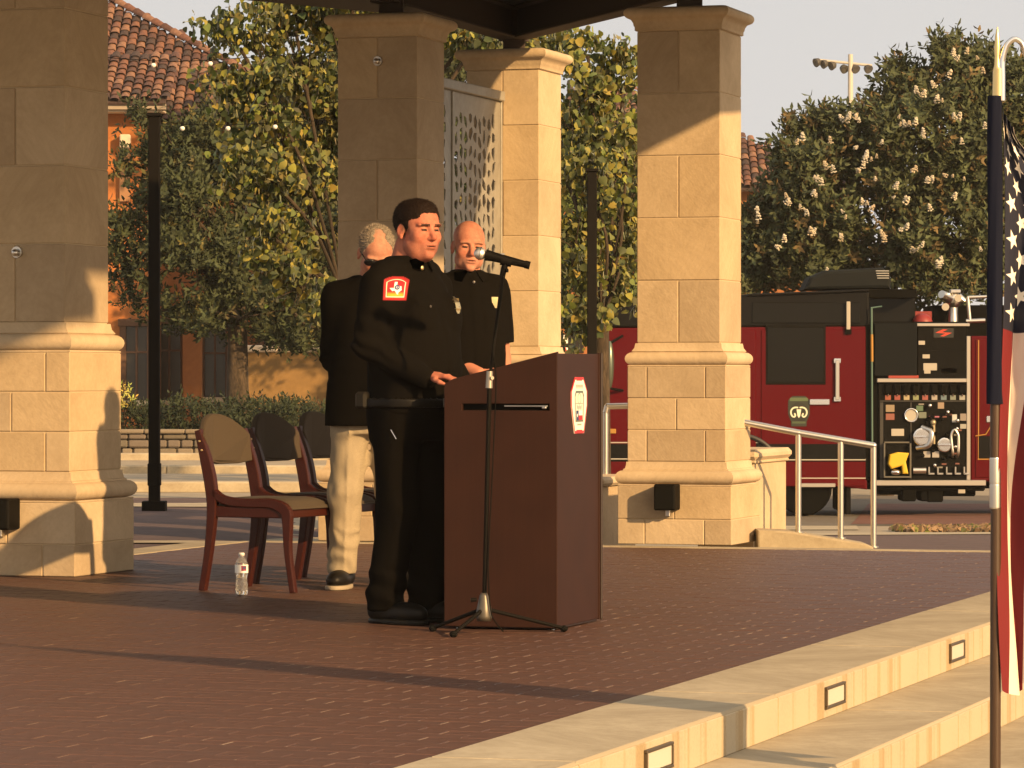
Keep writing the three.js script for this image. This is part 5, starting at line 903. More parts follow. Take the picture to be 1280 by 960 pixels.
  mesh('grab_handle', pipe([P(1190, 571, 0.02), P(1190, 566, 0.09), P(1188, 545, 0.09), P(1192, 537, 0.09), P(1197, 545, 0.09), P(1197, 566, 0.09), P(1196, 571, 0.02)], 0.02, 40, 8), M.steel, t);
  mesh('pull_rod', [cyl(P(1166, 528, 0.04), P(1167, 555, 0.04), 0.03, 0.02), ball(lx(1166), ly(528), 0.05, 0.04)], mat([0.35, 0.3, 0.2], 0.4, { metalness: 0.6 }), t);
  for (const [x0, y0, x1, y1, m] of [[1107, 506, 1118, 515, mat([0.22, 0.17, 0.11], 0.5)], [1107, 517, 1118, 525, mat([0.2, 0.07, 0.05], 0.5)], [1114, 536, 1130, 545, white], [1172, 503, 1180, 511, mat([0.24, 0.18, 0.13], 0.5)], [1190, 518, 1196, 528, mat([0.4, 0.42, 0.42], 0.5)], [1200, 517, 1208, 526, mat([0.2, 0.17, 0.15], 0.5)], [1200, 530, 1208, 536, mat([0.26, 0.26, 0.24], 0.5)], [1154, 564, 1163, 572, alu], [1165, 564, 1174, 572, alu], [1161, 520, 1174, 522, mat([0.3, 0.1, 0.15], 0.5)], [1176, 460, 1196, 466, mat([0.2, 0.05, 0.05], 0.5)]]) B('label_plate', x0, y0, x1, y1, 0.012, 0.02, m, t, 0.003);
  for (let i = 0; i < 34; i++) { const x = rr(1142, 1206), y = rr(503, 586); if (Math.hypot(x - 1152, y - 546) < 13 || Math.hypot(x - 1180, y - 556) < 11) continue; const k = rnd(); if (k < 0.45) mesh('pull_knob', [new THREE.CylinderGeometry(0.018, 0.018, 0.08, 10).rotateX(Math.PI / 2).translate(lx(x), ly(y), 0.03), ball(lx(x), ly(y), 0.07, 0.026)], k < 0.2 ? M.chrome : dull, t); else B('label_strip', x - rr(2, 4), y - 1, x + rr(2, 4), y + 1, 0.006, 0.012, k < 0.7 ? mat([0.16, 0.15, 0.13], 0.6) : mat([0.14, 0.05, 0.04], 0.6), t, 0.001); }
  for (const [x0, y0, x1, y1] of [[1100, 503, 1104, 598], [1138, 503, 1139.5, 598], [1100, 500.6, 1207, 502]]) B('panel_seam', x0, y0, x1, y1, 0.004, 0.01, mat([0.05, 0.048, 0.044], 0.5, { metalness: 0.6 }), t, 0.001);
  // tray with a yellow adaptor
  mesh('tray', [bx(lx(1121), ly(553), -0.02, 32 / K, 2 / K, 0.1, 0.003), bx(lx(1121), ly(596), 0.03, 34 / K, 2 / K, 0.16, 0.003), bx(lx(1105), ly(574.5), 0.01, 2 / K, 41 / K, 0.12, 0.003), bx(lx(1137.5), ly(574.5), 0.01, 2 / K, 41 / K, 0.12, 0.003)], mat([0.09, 0.085, 0.07], 0.5), t);
  mesh('yellow_adaptor', extrude([[lx(1109), ly(580)], [lx(1111), ly(568)], [lx(1121), ly(565)], [lx(1135), ly(566)], [lx(1131), ly(577)], [lx(1134), ly(592)], [lx(1127), ly(592)], [lx(1126), ly(582)], [lx(1113), ly(586)]], 0.14, 0.02).translate(0, 0, 0.02), yellow, t);
  mesh('chrome_coupling', [ball(lx(1119), ly(590), 0.09, 0.06, 1.2, 0.7, 0.8)], M.chrome, t);
  mesh('drain_body', [cyl(P(1141, 588, 0.04), P(1157, 588, 0.04), 0.045)], M.steel, t);
  for (let i = 0; i < 5; i++) { const x = 1161 + i * 11; mesh('drain_lever', [bx(lx(x), ly(588), 0.04, 0.02, 0.10, 0.02, 0.004), bx(lx(x + 3), ly(592), 0.04, 0.08, 0.024, 0.02, 0.004)], M.steel, t); }
  // deck gun
  mesh('deck_gun', [cyl(P(1198, 403, -0.6), P(1198, 378, -0.6), 0.07, 0.06), ball(lx(1198), ly(374), -0.6, 0.11, 1, 1.1, 1), cyl(P(1193, 372, -0.55), P(1181, 367, -0.4), 0.07, 0.055), cyl(P(1204, 370, -0.6), P(1212, 376, -0.6), 0.06, 0.045), bx(lx(1200), ly(363), -0.6, 0.14, 0.05, 0.2, 0.01)], M.steel, t);
  for (const [x, y] of [[1186, 383], [1202, 372]]) mesh('gun_gauge', new THREE.CylinderGeometry(0.05, 0.05, 0.03, 18).rotateX(Math.PI / 2).translate(lx(x), ly(y), -0.4), white, t);
  mesh('gun_rail', [cyl(P(1214, 371, -0.4), P(1217, 402, -0.4), 0.025), cyl(P(1214, 371, -0.4), P(1240, 370, -0.4), 0.022), cyl(P(1212, 401, -0.4), P(1236, 400, -0.4), 0.03)], M.steel, t);
  B('hose_reel', 1150, 388, 1172, 404, -0.7, 0.3, mat([0.2, 0.02, 0.02], 0.6)); mesh('red_hood', new THREE.SphereGeometry(0.14, 16, 10, 0, 6.3, 0, 1.57).translate(lx(1158), ly(404), -0.5), mat([0.2, 0.02, 0.02], 0.5), t);
  B('hose_bed', 1175, 380, 1400, 420, -0.8, 1.3, dull);
  // rear body
  B('rear_body', 1213, 420, 1640, 602, 0.0, 2.4, red, t, 0.02);
  for (const [x0, x1] of [[1219, 1300], [1304, 1385], [1480, 1560], [1564, 1632]]) { const d = B('compartment_door', x0, 424, x1, 597, 0.012, 0.02, red, t, 0.01); mesh('stripe', [bx(lx(x0 + 4), ly(500), 0.014, 1.4 / K, 150 / K, 0.006, 0.001), bx(lx((x0 + x1) / 2), ly(574), 0.014, (x1 - x0 - 6) / K, 1.4 / K, 0.0065, 0.001)], amber, d); B('latch', x0 + 14, 520, x0 + 22, 528, 0.03, 0.03, M.chrome, d); }
  B('body_stripe', 1223, 545, 1300, 573, 0.018, 0.008, blk); mesh('diagonal_stripe', [cyl(P(1219, 545, 0.022), P(1232, 543, 0.022), 0.008), cyl(P(1232, 543, 0.022), P(1247, 518, 0.022), 0.008)], amber, t);
  // chassis and wheels
  B('running_board', 1090, 600, 1232, 607, 0.05, 0.5, alu); B('step_board', 1000, 604, 1044, 609, 0.05, 0.5, alu);
  for (const [x0, y0, x1, y1, f] of [[1096, 605, 1232, 614, -0.05], [1100, 612, 1130, 619, -0.15], [1128, 608, 1146, 627, -0.05], [1152, 612, 1162, 627, -0.1], [1160, 610, 1180, 628, -0.08], [1180, 608, 1222, 621, -0.2], [1084, 604, 1100, 612, -0.1], [1050, 612, 1066, 640, -0.6]]) B('chassis_piece', x0, y0, x1, y1, f, 0.6, dull, t, 0.02);
  B('info_plate', 1198, 606, 1207, 617, -0.04, 0.02, white); B('frame_rail', 800, 590, 1640, 612, -0.5, 1.2, dull);
  B('mud_flap', 1058, 608, 1064, 643, -0.05, 0.5, M.rubber);
  const wheel = (px, py) => { const w = new THREE.Group(); w.name = 'wheel'; w.position.set(lx(px), ly(py), -0.2); t.add(w); const r = ly(py) - 0.005;
    const ty = mesh('tyre', lathe([[r * 0.58, -0.16], [r * 0.9, -0.17], [r * 0.985, -0.14], [r, -0.08], [r, 0.08], [r * 0.985, 0.14], [r * 0.9, 0.17], [r * 0.58, 0.16]], 40).rotateX(Math.PI / 2), M.rubber, w);
    mesh('rim', lathe([[0, 0.06], [r * 0.2, 0.08], [r * 0.25, 0.02], [r * 0.5, -0.02], [r * 0.56, 0.10], [r * 0.6, 0.15], [r * 0.6, -0.15]], 32).rotateX(Math.PI / 2), alu, w); };
  wheel(926, 594); wheel(1432, 594);
  mesh('fuel_tank', lathe([[0, -0.5], [0.34, -0.5], [0.37, -0.46], [0.37, 0], [0.34, 0.04], [0, 0.04]], 28).rotateX(Math.PI / 2).translate(lx(1006), ly(610), -0.1), dull, t);
  mesh('wheel_arch_trim', new THREE.TorusGeometry(0.60, 0.035, 8, 30, Math.PI).translate(lx(922), ly(600), 0.0), mat([0.02, 0.02, 0.02], 0.5), t);
  mesh('arch_liner', new THREE.CylinderGeometry(0.62, 0.62, 0.9, 24, 1, true, 0, 6.283).rotateX(Math.PI / 2).translate(lx(922), ly(600), -0.62), dull, t);
  B('wiper_cowl', 757, 500, 800, 506, -0.05, 2.2, dull); B('headlight', 755, 560, 762, 585, -0.1, 0.35, white); B('bumper', 745, 590, 800, 612, -0.05, 2.3, alu, t, 0.03);
}
// small round-cornered sign behind the column
{
  const p = at(704, 440, 45), y0 = ground(p.x, 45), t = thing('street_sign', 'white sign with red ring beside the column behind the lectern', 'sign', V(p.x, y0, -45));
  mesh('pole', cyl(V(0, 0, 0), V(0, p.y - y0 + 0.2, 0), 0.025), M.steel, t);
  const st = canvasTex(64, 96, (g) => { g.fillStyle = '#e9e4da'; g.fillRect(0, 0, 64, 96); g.strokeStyle = '#b1262b'; g.lineWidth = 9; g.beginPath(); g.arc(32, 56, 22, 0, 7); g.stroke(); });
  mesh('sign_plate', new THREE.BoxGeometry(0.17, 0.28, 0.006).translate(-0.03, p.y - y0 + 0.03, 0.032), new THREE.MeshStandardMaterial({ map: st, roughness: 0.6 }), t);
}
// stadium light mast
{
  const D = 170, b = at(1063, 0, D), t = thing('floodlight_mast', 'tall floodlight mast rising above the flowering tree', 'mast', V(b.x, -0.8, -D));
  const Y = (py) => EYE + (470 - py) * D / FOCAL + 0.8, X = (px) => (px - 1063) * D / FOCAL;
  mesh('pole', cyl(V(0, 0, 0), V(0, Y(68), 0), 0.2, 0.11, 10), mat([0.42, 0.40, 0.36], 0.6), t);
  mesh('crossarm', cyl(V(X(1022), Y(75), 0), V(X(1090), Y(82), 0), 0.06), mat([0.4, 0.38, 0.35], 0.6), t);
  for (const [x, y] of [[1021, 78], [1030, 80], [1040, 82], [1055, 86], [1069, 86], [1085, 86]]) { const h = new THREE.Group(); h.name = 'lamp_head'; h.position.set(X(x), Y(y), 0); h.rotation.set(0.7, x < 1050 ? -1.0 : 0.5, 0); t.add(h); mesh('reflector', lathe([[0, -0.2], [0.07, -0.2], [0.16, -0.12], [0.2, 0.04], [0.205, 0.09], [0.0, 0.03]], 16).rotateX(Math.PI / 2), mat([0.05, 0.047, 0.043], 0.6), h); }
}

// ---------------------------------------------------------------- tiled roofs and buildings behind
const tileCols = [[0.26, 0.115, 0.075], [0.36, 0.19, 0.12], [0.15, 0.07, 0.052], [0.085, 0.05, 0.042], [0.30, 0.135, 0.08]];
const tileMats = tileCols.map(c => mat(c, 0.85, { map: tBrick }));
const tileG = new THREE.CylinderGeometry(0.105, 0.14, 0.46, 7, 1, true, -Math.PI * 0.5, Math.PI).rotateX(-Math.PI / 2).rotateY(Math.PI);      // half barrel along z
// roof plane: eave point (left), along direction, up-slope direction; inside(px,py) keeps tiles
function tileRoof(parent, e0, along, up, L, H, keep, show) {
  const n = V().crossVectors(along, up).normalize(); if (n.y < 0) n.negate();
  const q = new THREE.Quaternion().setFromRotationMatrix(new THREE.Matrix4().makeBasis(along.clone().negate(), n, V().crossVectors(along.clone().negate(), n)));
  const rest = tileMats.map(() => []); let shown = 0;
  for (let j = 0; j * 0.27 < H; j++) for (let i = 0; i * 0.19 < L; i++) {
    const c = e0.clone().addScaledVector(along, (i + 0.5) * 0.19).addScaledVector(up, (j + 0.5 + (i % 2) * 0.5) * 0.27).addScaledVector(n, 0.02 + rr(-0.008, 0.012)); if (!keep(i * 0.19, j * 0.27)) continue;
    const px = 640 + c.x * FOCAL / -c.z, py = 470 - (c.y - EYE) * FOCAL / -c.z, r = nz(i * 0.5, j * 0.5, 4) * 0.6 + rr(-0.5, 0.5), k = r < -0.3 ? 3 : r < -0.05 ? 2 : r < 0.12 ? 0 : r < 0.26 ? 4 : 1;
    const qq = q.clone().multiply(new THREE.Quaternion().setFromEuler(new THREE.Euler(rr(-0.03, 0.03) + 0.05, rr(-0.03, 0.03), 0)));
    if (show(px, py) && shown < 300) { shown++; const o = mesh('roof_tile', tileG, tileMats[k], parent); o.position.copy(c); o.quaternion.copy(qq); o.scale.set(0.71, 0.42, 0.71); } else rest[k].push(M4(c, qq, V(0.71, 0.42, 0.71)));
  }
  rest.forEach((l, k) => { if (l.length) inst('roof_tiles', tileG, tileMats[k], l, parent); });
}
const M_or = mat([0.55, 0.20, 0.055], 0.95, { map: tStucco }), M_or2 = mat([0.42, 0.17, 0.06], 0.95, { map: tStucco }), M_trim = mat([0.60, 0.50, 0.38], 0.85), M_dark = mat([0.02, 0.018, 0.016], 0.25), M_ochre = mat([0.30, 0.18, 0.065], 0.95, { map: tStucco });
{
  const t = thing('stucco_building', 'orange stucco building with clay tile roof behind the left trees', 'building');
  const D = 75, g0 = -0.1, W = (px, d = D) => (px - 640) * d / FOCAL, Y = (py, d = D) => EYE + (470 - py) * d / FOCAL;
  const wallB = (name, px0, px1, y0, y1, d, th, m) => mesh(name, bx((W(px0, d) + W(px1, d)) / 2, (y0 + y1) / 2, -d - th / 2, W(px1, d) - W(px0, d), y1 - y0, th, 0.01), m, t);
  wallB('wall', -60, 430, g0, Y(152, D), D, 4, M_or2);
  wallB('bay_wall', 20, 187, g0, Y(134, 72.6), 72.6, 2.6, M_or);
  // eave board, gutter and roofs
  wallB('gutter', 10, 207, Y(137, 72), Y(129, 72), 72.0, 0.18, mat([0.30, 0.25, 0.19], 0.7)); wallB('soffit', 10, 205, Y(140, 72.1), Y(137.4, 72.1), 72.1, 0.5, M_trim);
  const e1 = V(W(10, 72), Y(128, 72), -71.95), up1 = V(0, 0.42, -0.9).normalize();
  mesh('roof_deck', (() => { const g = box(W(207, 72) - W(10, 72), 0.06, 2.6, 0.01).clone(); g.translate(0, 0, -1.3).rotateX(Math.atan2(0.42, 0.9)).translate((W(207, 72) + W(10, 72)) / 2, Y(130, 72), -71.95); return g; })(), tileMats[3], t);
  tileRoof(t, e1, V(1, 0, 0), up1, W(207, 72) - W(10, 72), 2.4, (a, b) => b < 2.3, (px, py) => px > 140 && px < 240);
  const e2 = V(W(-60, 73.5), Y(156, 73.5), -73.5), up2 = V(0, 0.50, -0.866).normalize(), LL = W(430, 73.5) - W(-60, 73.5);
  const hip = (b) => LL - 0.25 - b * 0.86;
  mesh('roof_deck', (() => { const s = [[0, 0], [LL, 0], [LL - 7.0 * 0.88, 7.0], [0, 7.0]]; return extrude(s, 0.05).rotateX(Math.atan2(0.5, 0.866) - Math.PI / 2).translate(e2.x, e2.y - 0.08, e2.z); })(), tileMats[3], t);
  tileRoof(t, e2, V(1, 0, 0), up2, LL, 7.0, (a, b) => a < hip(b), (px, py) => px > 138 && px < 330 && py > 20);
  for (let i = 0; i < 30; i++) { const b = i * 0.24, c = e2.clone().add(V(hip(b) + 0.1, 0, 0)).addScaledVector(up2, b).add(V(0, 0.08, 0)); const px = 640 + c.x * FOCAL / -c.z; if (px > 130 && px < 420) { const o = mesh('hip_tile', tileG, tileMats[i % 3], t); o.position.copy(c); o.scale.setScalar(0.75); o.lookAt(c.clone().add(V(0.86, -0.5, 0.866))); } }
  // windows: arched upper window with trim, ground floor openings with sills
  const M_brown = mat([0.10, 0.05, 0.028], 0.8);
  const win = (px0, px1, y0, y1, d, trim = M_trim) => {
    const w = new THREE.Group(); w.name = 'window'; t.add(w); const cx = (W(px0, d) + W(px1, d)) / 2, ww = W(px1, d) - W(px0, d), yy0 = Y(y0, d), yy1 = Y(y1, d), h = yy0 - yy1;
    mesh('pane', bx(cx, (yy0 + yy1) / 2, -d + 0.02, ww, h, 0.03, 0.004), M_dark, w);
    mesh('frame', [bx(cx - ww / 2 - 0.06, (yy0 + yy1) / 2, -d + 0.04, 0.12, h + 0.1, 0.1, 0.01), bx(cx + ww / 2 + 0.06, (yy0 + yy1) / 2, -d + 0.04, 0.12, h + 0.1, 0.1, 0.01), bx(cx, yy0 + 0.07, -d + 0.05, ww + 0.3, 0.14, 0.12, 0.01)], trim, w);
    mesh('mullion', [bx(cx, (yy0 + yy1) / 2, -d + 0.05, 0.04, h, 0.04, 0.004), bx(cx, (yy0 + yy1) / 2 + h * 0.15, -d + 0.053, ww, 0.04, 0.04, 0.004)], trim, w);
    mesh('sill', bx(cx, yy1 - 0.06, -d + 0.09, ww + 0.4, 0.1, 0.2, 0.01), M_trim, w);
  };
  win(60, 92, 192, 262, 72.6); for (const a of [[256, 282, 412, 496], [198, 226, 405, 500], [330, 352, 410, 470], [372, 394, 410, 470], [158, 184, 408, 500]]) win(...a, a[0] < 185 ? 72.6 : D, M_brown);
  for (const [a, b] of [[155, 190], [228, 252], [284, 306]]) wallB('pilaster', a, b, g0, Y(398, 74.6), 74.6, 0.35, M_or2);
  mesh('capital', bx((W(151, 72.5) + W(163, 72.5)) / 2, Y(177, 72.5), -72.45, 0.2, 0.26, 0.2, 0.02), M_trim, t); wallB('pilaster', 149, 162, Y(252, 72.5), Y(186, 72.5), 72.5, 0.12, mat([0.30, 0.16, 0.08], 0.9));
}
{
  const t = thing('ochre_wall', 'sunlit ochre stucco garden wall behind the low stone wall', 'wall'), D = 66, W = (px) => (px - 640) * D / FOCAL, Y = (py) => EYE + (470 - py) * D / FOCAL;
  mesh('wall_body', bx((W(306) + W(470)) / 2, (Y(438) - 0.2) / 2, -D, W(470) - W(306), Y(438) + 0.2, 0.35, 0.02), M_ochre, t); mesh('coping', bx((W(306) + W(470)) / 2, Y(436), -D, W(470) - W(306) + 0.1, 0.12, 0.45, 0.02), M_trim, t);
}
{
  const t = thing('tiled_house', 'house with clay tile hip roof beyond the flowering tree', 'building'), D = 88, W = (px, d = D) => (px - 640) * d / FOCAL, Y = (py, d = D) => EYE + (470 - py) * d / FOCAL, g0 = -0.8;
  mesh('wall', bx((W(690) + W(1060)) / 2, (g0 + Y(230)) / 2, -D - 3, W(1060) - W(690), Y(230) - g0, 6, 0.02), M_or2, t);
  const e = V(W(680), Y(236), -D + 0.4), up = V(0, 0.5, -0.866).normalize(), L = W(1075) - W(680), H = 5.2;
  mesh('roof_deck', extrude([[0, 0], [L, 0], [L - 5.2 * 0.98, H], [0.6, H]], 0.05).rotateX(Math.atan2(0.5, 0.866) - Math.PI / 2).translate(e.x, e.y - 0.08, e.z), tileMats[3], t);
  tileRoof(t, e, V(1, 0, 0), up, L, H, (a, b) => a < L - 0.2 - b * 0.98 && a > b * 0.1, (px, py) => (px > 930 && px < 1010) || (px > 755 && px < 795));
  for (let i = 0; i < 8; i++) { const px = 720 + i * 42; const w = new THREE.Group(); w.name = 'window'; t.add(w); mesh('pane', bx(W(px), 2.2, -D + 0.02, 0.36, 1.2, 0.04, 0.005), M_dark, w); mesh('sill', bx(W(px), 1.5, -D + 0.08, 0.5, 0.08, 0.16, 0.01), M_trim, w); }
}
// ---------------------------------------------------------------- low rubble wall and planting behind the street
{
  const D = 55.5, t = thing('rubble_wall', 'low grey rubble stone wall along the far side of the street', 'wall', V(0, 0, -D)), y0 = -0.12, stM = [[0.19, 0.16, 0.12], [0.15, 0.13, 0.10], [0.23, 0.19, 0.14], [0.17, 0.14, 0.115]].map(c => mat(c, 0.95, { map: tStone, bumpMap: tStoneB, bumpScale: 0.004 }));
  mesh('mortar_core', bx(-4.1, y0 + 0.2, -0.1, 6.0, 0.38, 0.2, 0.01), mat([0.10, 0.085, 0.065], 0.95), t);
  let y = y0; for (let r = 0; r < 3; r++) { const h = [0.15, 0.12, 0.09][r]; let x = -7.0 + r * 0.13; while (x < -1.2) { const w = rr(0.16, 0.38); const o = mesh('stone', box(+(w - 0.016).toFixed(2), h - 0.014, 0.16, 0.02), stM[Math.floor(rnd() * 4)], t); o.position.set(x + w / 2, y + h / 2, rr(-0.01, 0.025)); o.rotation.z = rr(-0.02, 0.02); x += w; } y += h; }
  let x = -7; while (x < -1.2) { const w = rr(0.35, 0.6); const o = mesh('cap_stone', box(+(w - 0.012).toFixed(2), 0.06, 0.3, 0.015), stM[2], t); o.position.set(x + w / 2, y + 0.03, -0.02); x += w; }
}
// ---------------------------------------------------------------- foliage
function leafGeo(w = 0.5) { // heart-shaped leaf, 1 long, folded along its rib
  const p = [0, 0, 0, -w * 0.85, 0.10, 0.10, -w, 0.38, 0.13, -w * 0.62, 0.72, 0.08, 0, 1, -0.10, w * 0.62, 0.72, 0.08, w, 0.38, 0.13, w * 0.85, 0.10, 0.10, 0, 0.45, -0.02], g = new THREE.BufferGeometry();
  g.setAttribute('position', new THREE.Float32BufferAttribute(p, 3)); g.setIndex([0, 8, 1, 1, 8, 2, 2, 8, 3, 3, 8, 4, 4, 8, 5, 5, 8, 6, 6, 8, 7, 7, 8, 0]); g.computeVertexNormals(); g.setAttribute('uv', new THREE.Float32BufferAttribute(new Float32Array(18), 2)); return g;
}
function sprigGeo(n, len, lw, ll) { // a twig with several small leaves
  const l = []; for (let i = 0; i < n; i++) { const a = i * 2.4, k = (i + 0.5) / n, q = new THREE.PlaneGeometry(lw, ll, 1, 2); const p = q.attributes.position; for (let v = 0; v < p.count; v++) { const y = p.getY(v) / ll + 0.5; p.setX(v, p.getX(v) * (y < 0.1 || y > 0.9 ? 0.25 : 1)); p.setZ(v, -0.3 * ll * (y - 0.5) * (y - 0.5)); } q.translate(0, ll / 2, 0).rotateX(0.9 + 0.5 * Math.sin(i * 3.7)).rotateY(a).translate(0, k * len, 0); l.push(q); }
  const g = mg(l); g.computeVertexNormals(); return g;
}
const leafMat = (tr = 0.35) => new THREE.MeshPhysicalMaterial({ color: col(1, 1, 1), roughness: 0.75, transmission: tr, thickness: 0, side: THREE.DoubleSide });
const LM = leafMat(0.3), LM2 = mat([1, 1, 1], 0.8);
const barkM = mat([0.10, 0.075, 0.05], 0.95, { map: tBark, bumpMap: tStoneB, bumpScale: 0.006 });
// blobs: [px, py, rx(px), ry(px), depth offset m, density]; tips receive limbs
function makeTree(name, label, foot, dist, blobs, opt) {
  const t = thing(name, label, 'tree', V(0, 0, 0), 0, opt.group), fx = (foot - 640) * dist / FOCAL, fy = ground(fx, dist);
  const C = blobs.map(b => { const p = at(b[0], b[1], dist + (b[4] || 0)); return { p, rx: b[2] * dist / FOCAL, ry: b[3] * dist / FOCAL, w: b[5] || 1 }; });
  const trunkTop = V(fx + (opt.lean || 0), opt.fork, -dist), limbs = [cyl(V(fx, fy, -dist), trunkTop, opt.r, opt.r * 0.7, 12)];
  const pieces = []; C.forEach((c) => { const e = c.p.clone(), m = trunkTop.clone().lerp(e, 0.5).add(V(rr(-0.15, 0.15), rr(0, 0.3), rr(-0.2, 0.2))); limbs.push(pipe([trunkTop, m, e], opt.r * 0.16, 10, 6)); for (let i = 0; i < 5; i++) { const a = V(rr(-1, 1), rr(-0.6, 1), rr(-1, 1)).normalize(); limbs.push(cyl(m.clone().lerp(e, rr(0.2, 1)), e.clone().add(V(a.x * c.rx * 0.8, a.y * c.ry * 0.8, a.z * c.rx * 0.8)), opt.r * 0.08, opt.r * 0.03, 5)); } });
  mesh('trunk', limbs[0], barkM, t); mesh('limbs', mg(limbs.slice(1)), barkM, t).userData.kind = 'stuff';
  const mats = [], cols = [], near = [];
  C.forEach(c => {
    const n = Math.round(opt.n * c.w * c.rx * c.ry / (opt.unit || 1));
    const clumps = Array.from({ length: Math.max(6, Math.round(opt.clumps * c.rx * c.ry)) }, () => { const d = V(rr(-1, 1), rr(-1, 1), rr(-1, 1)).normalize().multiplyScalar(Math.cbrt(rr(0.15, 1))); return c.p.clone().add(V(d.x * c.rx, d.y * c.ry, d.z * Math.min(c.rx, 1.6))); });
    for (let i = 0; i < n; i++) {
      const k = clumps[Math.floor(rnd() * clumps.length)], s = opt.clumpR, p = k.clone().add(V((rnd() + rnd() - 1) * s, (rnd() + rnd() - 1) * s * 0.8, (rnd() + rnd() - 1) * s));
      const q = new THREE.Quaternion().setFromEuler(opt.droop ? new THREE.Euler(Math.PI + rr(-1.5, 0.9), rr(0, 6.28), rr(-0.9, 0.9)) : new THREE.Euler(rr(-1.2, 1.2), rr(0, 6.28), rr(-1.2, 1.2)));
      const m = M4(p, q, opt.size * rr(0.55, 1.35)), cc = opt.color(p, c); mats.push(m); cols.push(cc);
    }
  });
  if (opt.single) { // the nearest leaves as leaves of their own
    const ord = mats.map((m, i) => [m.elements[14], i]).sort((a, b) => b[0] - a[0]).slice(0, opt.single), gone = new Set();
    const pal = opt.single && opt.palette.map(c => new THREE.MeshPhysicalMaterial({ color: col(...c), roughness: 0.75, transmission: 0.3, thickness: 0, side: THREE.DoubleSide }));
    for (const [, i] of ord) { gone.add(i); const o = mesh('leaf', opt.geo, pal[i % pal.length], t); o.applyMatrix4(mats[i]); }
    inst('crown', opt.geo, opt.mat, mats.filter((_, i) => !gone.has(i)), t, cols.filter((_, i) => !gone.has(i)));
  } else inst('crown', opt.geo, opt.mat, mats, t, cols);
  return { t, C };
}
const heart = leafGeo(0.46), sprig = sprigGeo(9, 0.30, 0.045, 0.10), sprigF = sprigGeo(10, 0.34, 0.05, 0.12);
const yellowGreen = () => { const k = rnd(); return k < 0.17 ? col(rr(0.22, 0.32), rr(0.22, 0.28), 0.03) : k < 0.58 ? col(rr(0.10, 0.17), rr(0.12, 0.17), 0.022) : col(rr(0.035, 0.065), rr(0.05, 0.078), 0.015); };
const palY = [[0.28, 0.25, 0.04], [0.05, 0.07, 0.016], [0.08, 0.10, 0.02], [0.12, 0.13, 0.022], [0.06, 0.08, 0.018]];
makeTree('redbud_tree', 'yellowing heart leaved tree beside the shaded column', 432, 33, [[300, 60, 55, 62, 0, 0.75], [370, 40, 58, 60, 0.4, 1.1], [330, 130, 62, 55, 0, 1], [395, 150, 45, 70, 0.6, 1.1], [320, 205, 55, 50, -0.3, 0.8], [385, 250, 45, 65, 0.2, 1], [345, 300, 45, 50, -0.4, 0.8], [375, 360, 42, 36, -0.5, 0.7], [440, -10, 80, 50, 0.5, 1], [480, 60, 60, 80, 1, 0.8], [470, 200, 70, 110, 1.2, 0.6], [600, 30, 60, 45, 0.6, 0.8], [600, 45, 40, 30, 0.2, 0.9]], { r: 0.11, fork: 1.7, n: 6800, clumps: 110, clumpR: 0.21, size: 0.066, geo: heart, mat: LM, droop: true, single: 150, palette: palY, color: yellowGreen, group: 'yellowing trees behind the pavilion' });
makeTree('redbud_tree', 'yellowing heart leaved tree between the two far columns', 752, 37, [[735, 70, 45, 40, 0, 1], [775, 95, 30, 45, 0.3, 0.6], [720, 140, 45, 55, 0, 1], [765, 175, 34, 45, 0.2, 0.9], [730, 220, 42, 50, -0.3, 1], [775, 260, 32, 50, 0.3, 0.9], [720, 300, 36, 48, -0.3, 0.9], [770, 340, 34, 50, 0.3, 0.8], [725, 370, 34, 45, -0.2, 0.8], [715, 420, 26, 30, 0, 0.6], [670, 60, 40, 30, 0.5, 0.9], [690, 180, 40, 80, 1.2, 0.8], [820, 180, 50, 90, 1, 0.7], [840, 320, 60, 80, 1.2, 0.6]], { r: 0.10, fork: 1.6, n: 5600, clumps: 110, clumpR: 0.21, size: 0.074, geo: heart, mat: LM, droop: true, single: 100, palette: palY, color: () => { const k = rnd(); return k < 0.22 ? col(rr(0.22, 0.32), rr(0.22, 0.28), 0.03) : k < 0.6 ? col(rr(0.12, 0.18), rr(0.14, 0.18), 0.025) : col(rr(0.045, 0.07), rr(0.06, 0.09), 0.017); }, group: 'yellowing trees behind the pavilion' });
const deepGreen = () => { const k = rr(0.7, 1.3); return rnd() < 0.08 ? col(0.10 * k, 0.085 * k, 0.022) : col(0.034 * k, 0.046 * k, 0.015 * k); };
makeTree('shade_tree', 'dark green leafy tree in front of the orange building', 297, 60, [[215, 175, 55, 40, 0, 0.9], [260, 200, 60, 55, 0.5, 1], [190, 240, 45, 45, 0, 1], [240, 270, 65, 60, -0.4, 1.1], [310, 240, 60, 70, 0.6, 1], [180, 320, 45, 50, -0.3, 1], [240, 350, 70, 48, -0.6, 1.2], [320, 340, 65, 60, 0, 1.1], [385, 300, 55, 80, 0.8, 0.9], [200, 390, 60, 24, -0.4, 0.7], [300, 400, 75, 32, -0.6, 1], [380, 405, 55, 40, -0.2, 0.9], [440, 330, 60, 90, 0.8, 0.8]], { r: 0.2, fork: 2.2, n: 850, clumps: 26, clumpR: 0.32, size: 1.0, geo: sprig, mat: LM2, color: deepGreen, unit: 1 });
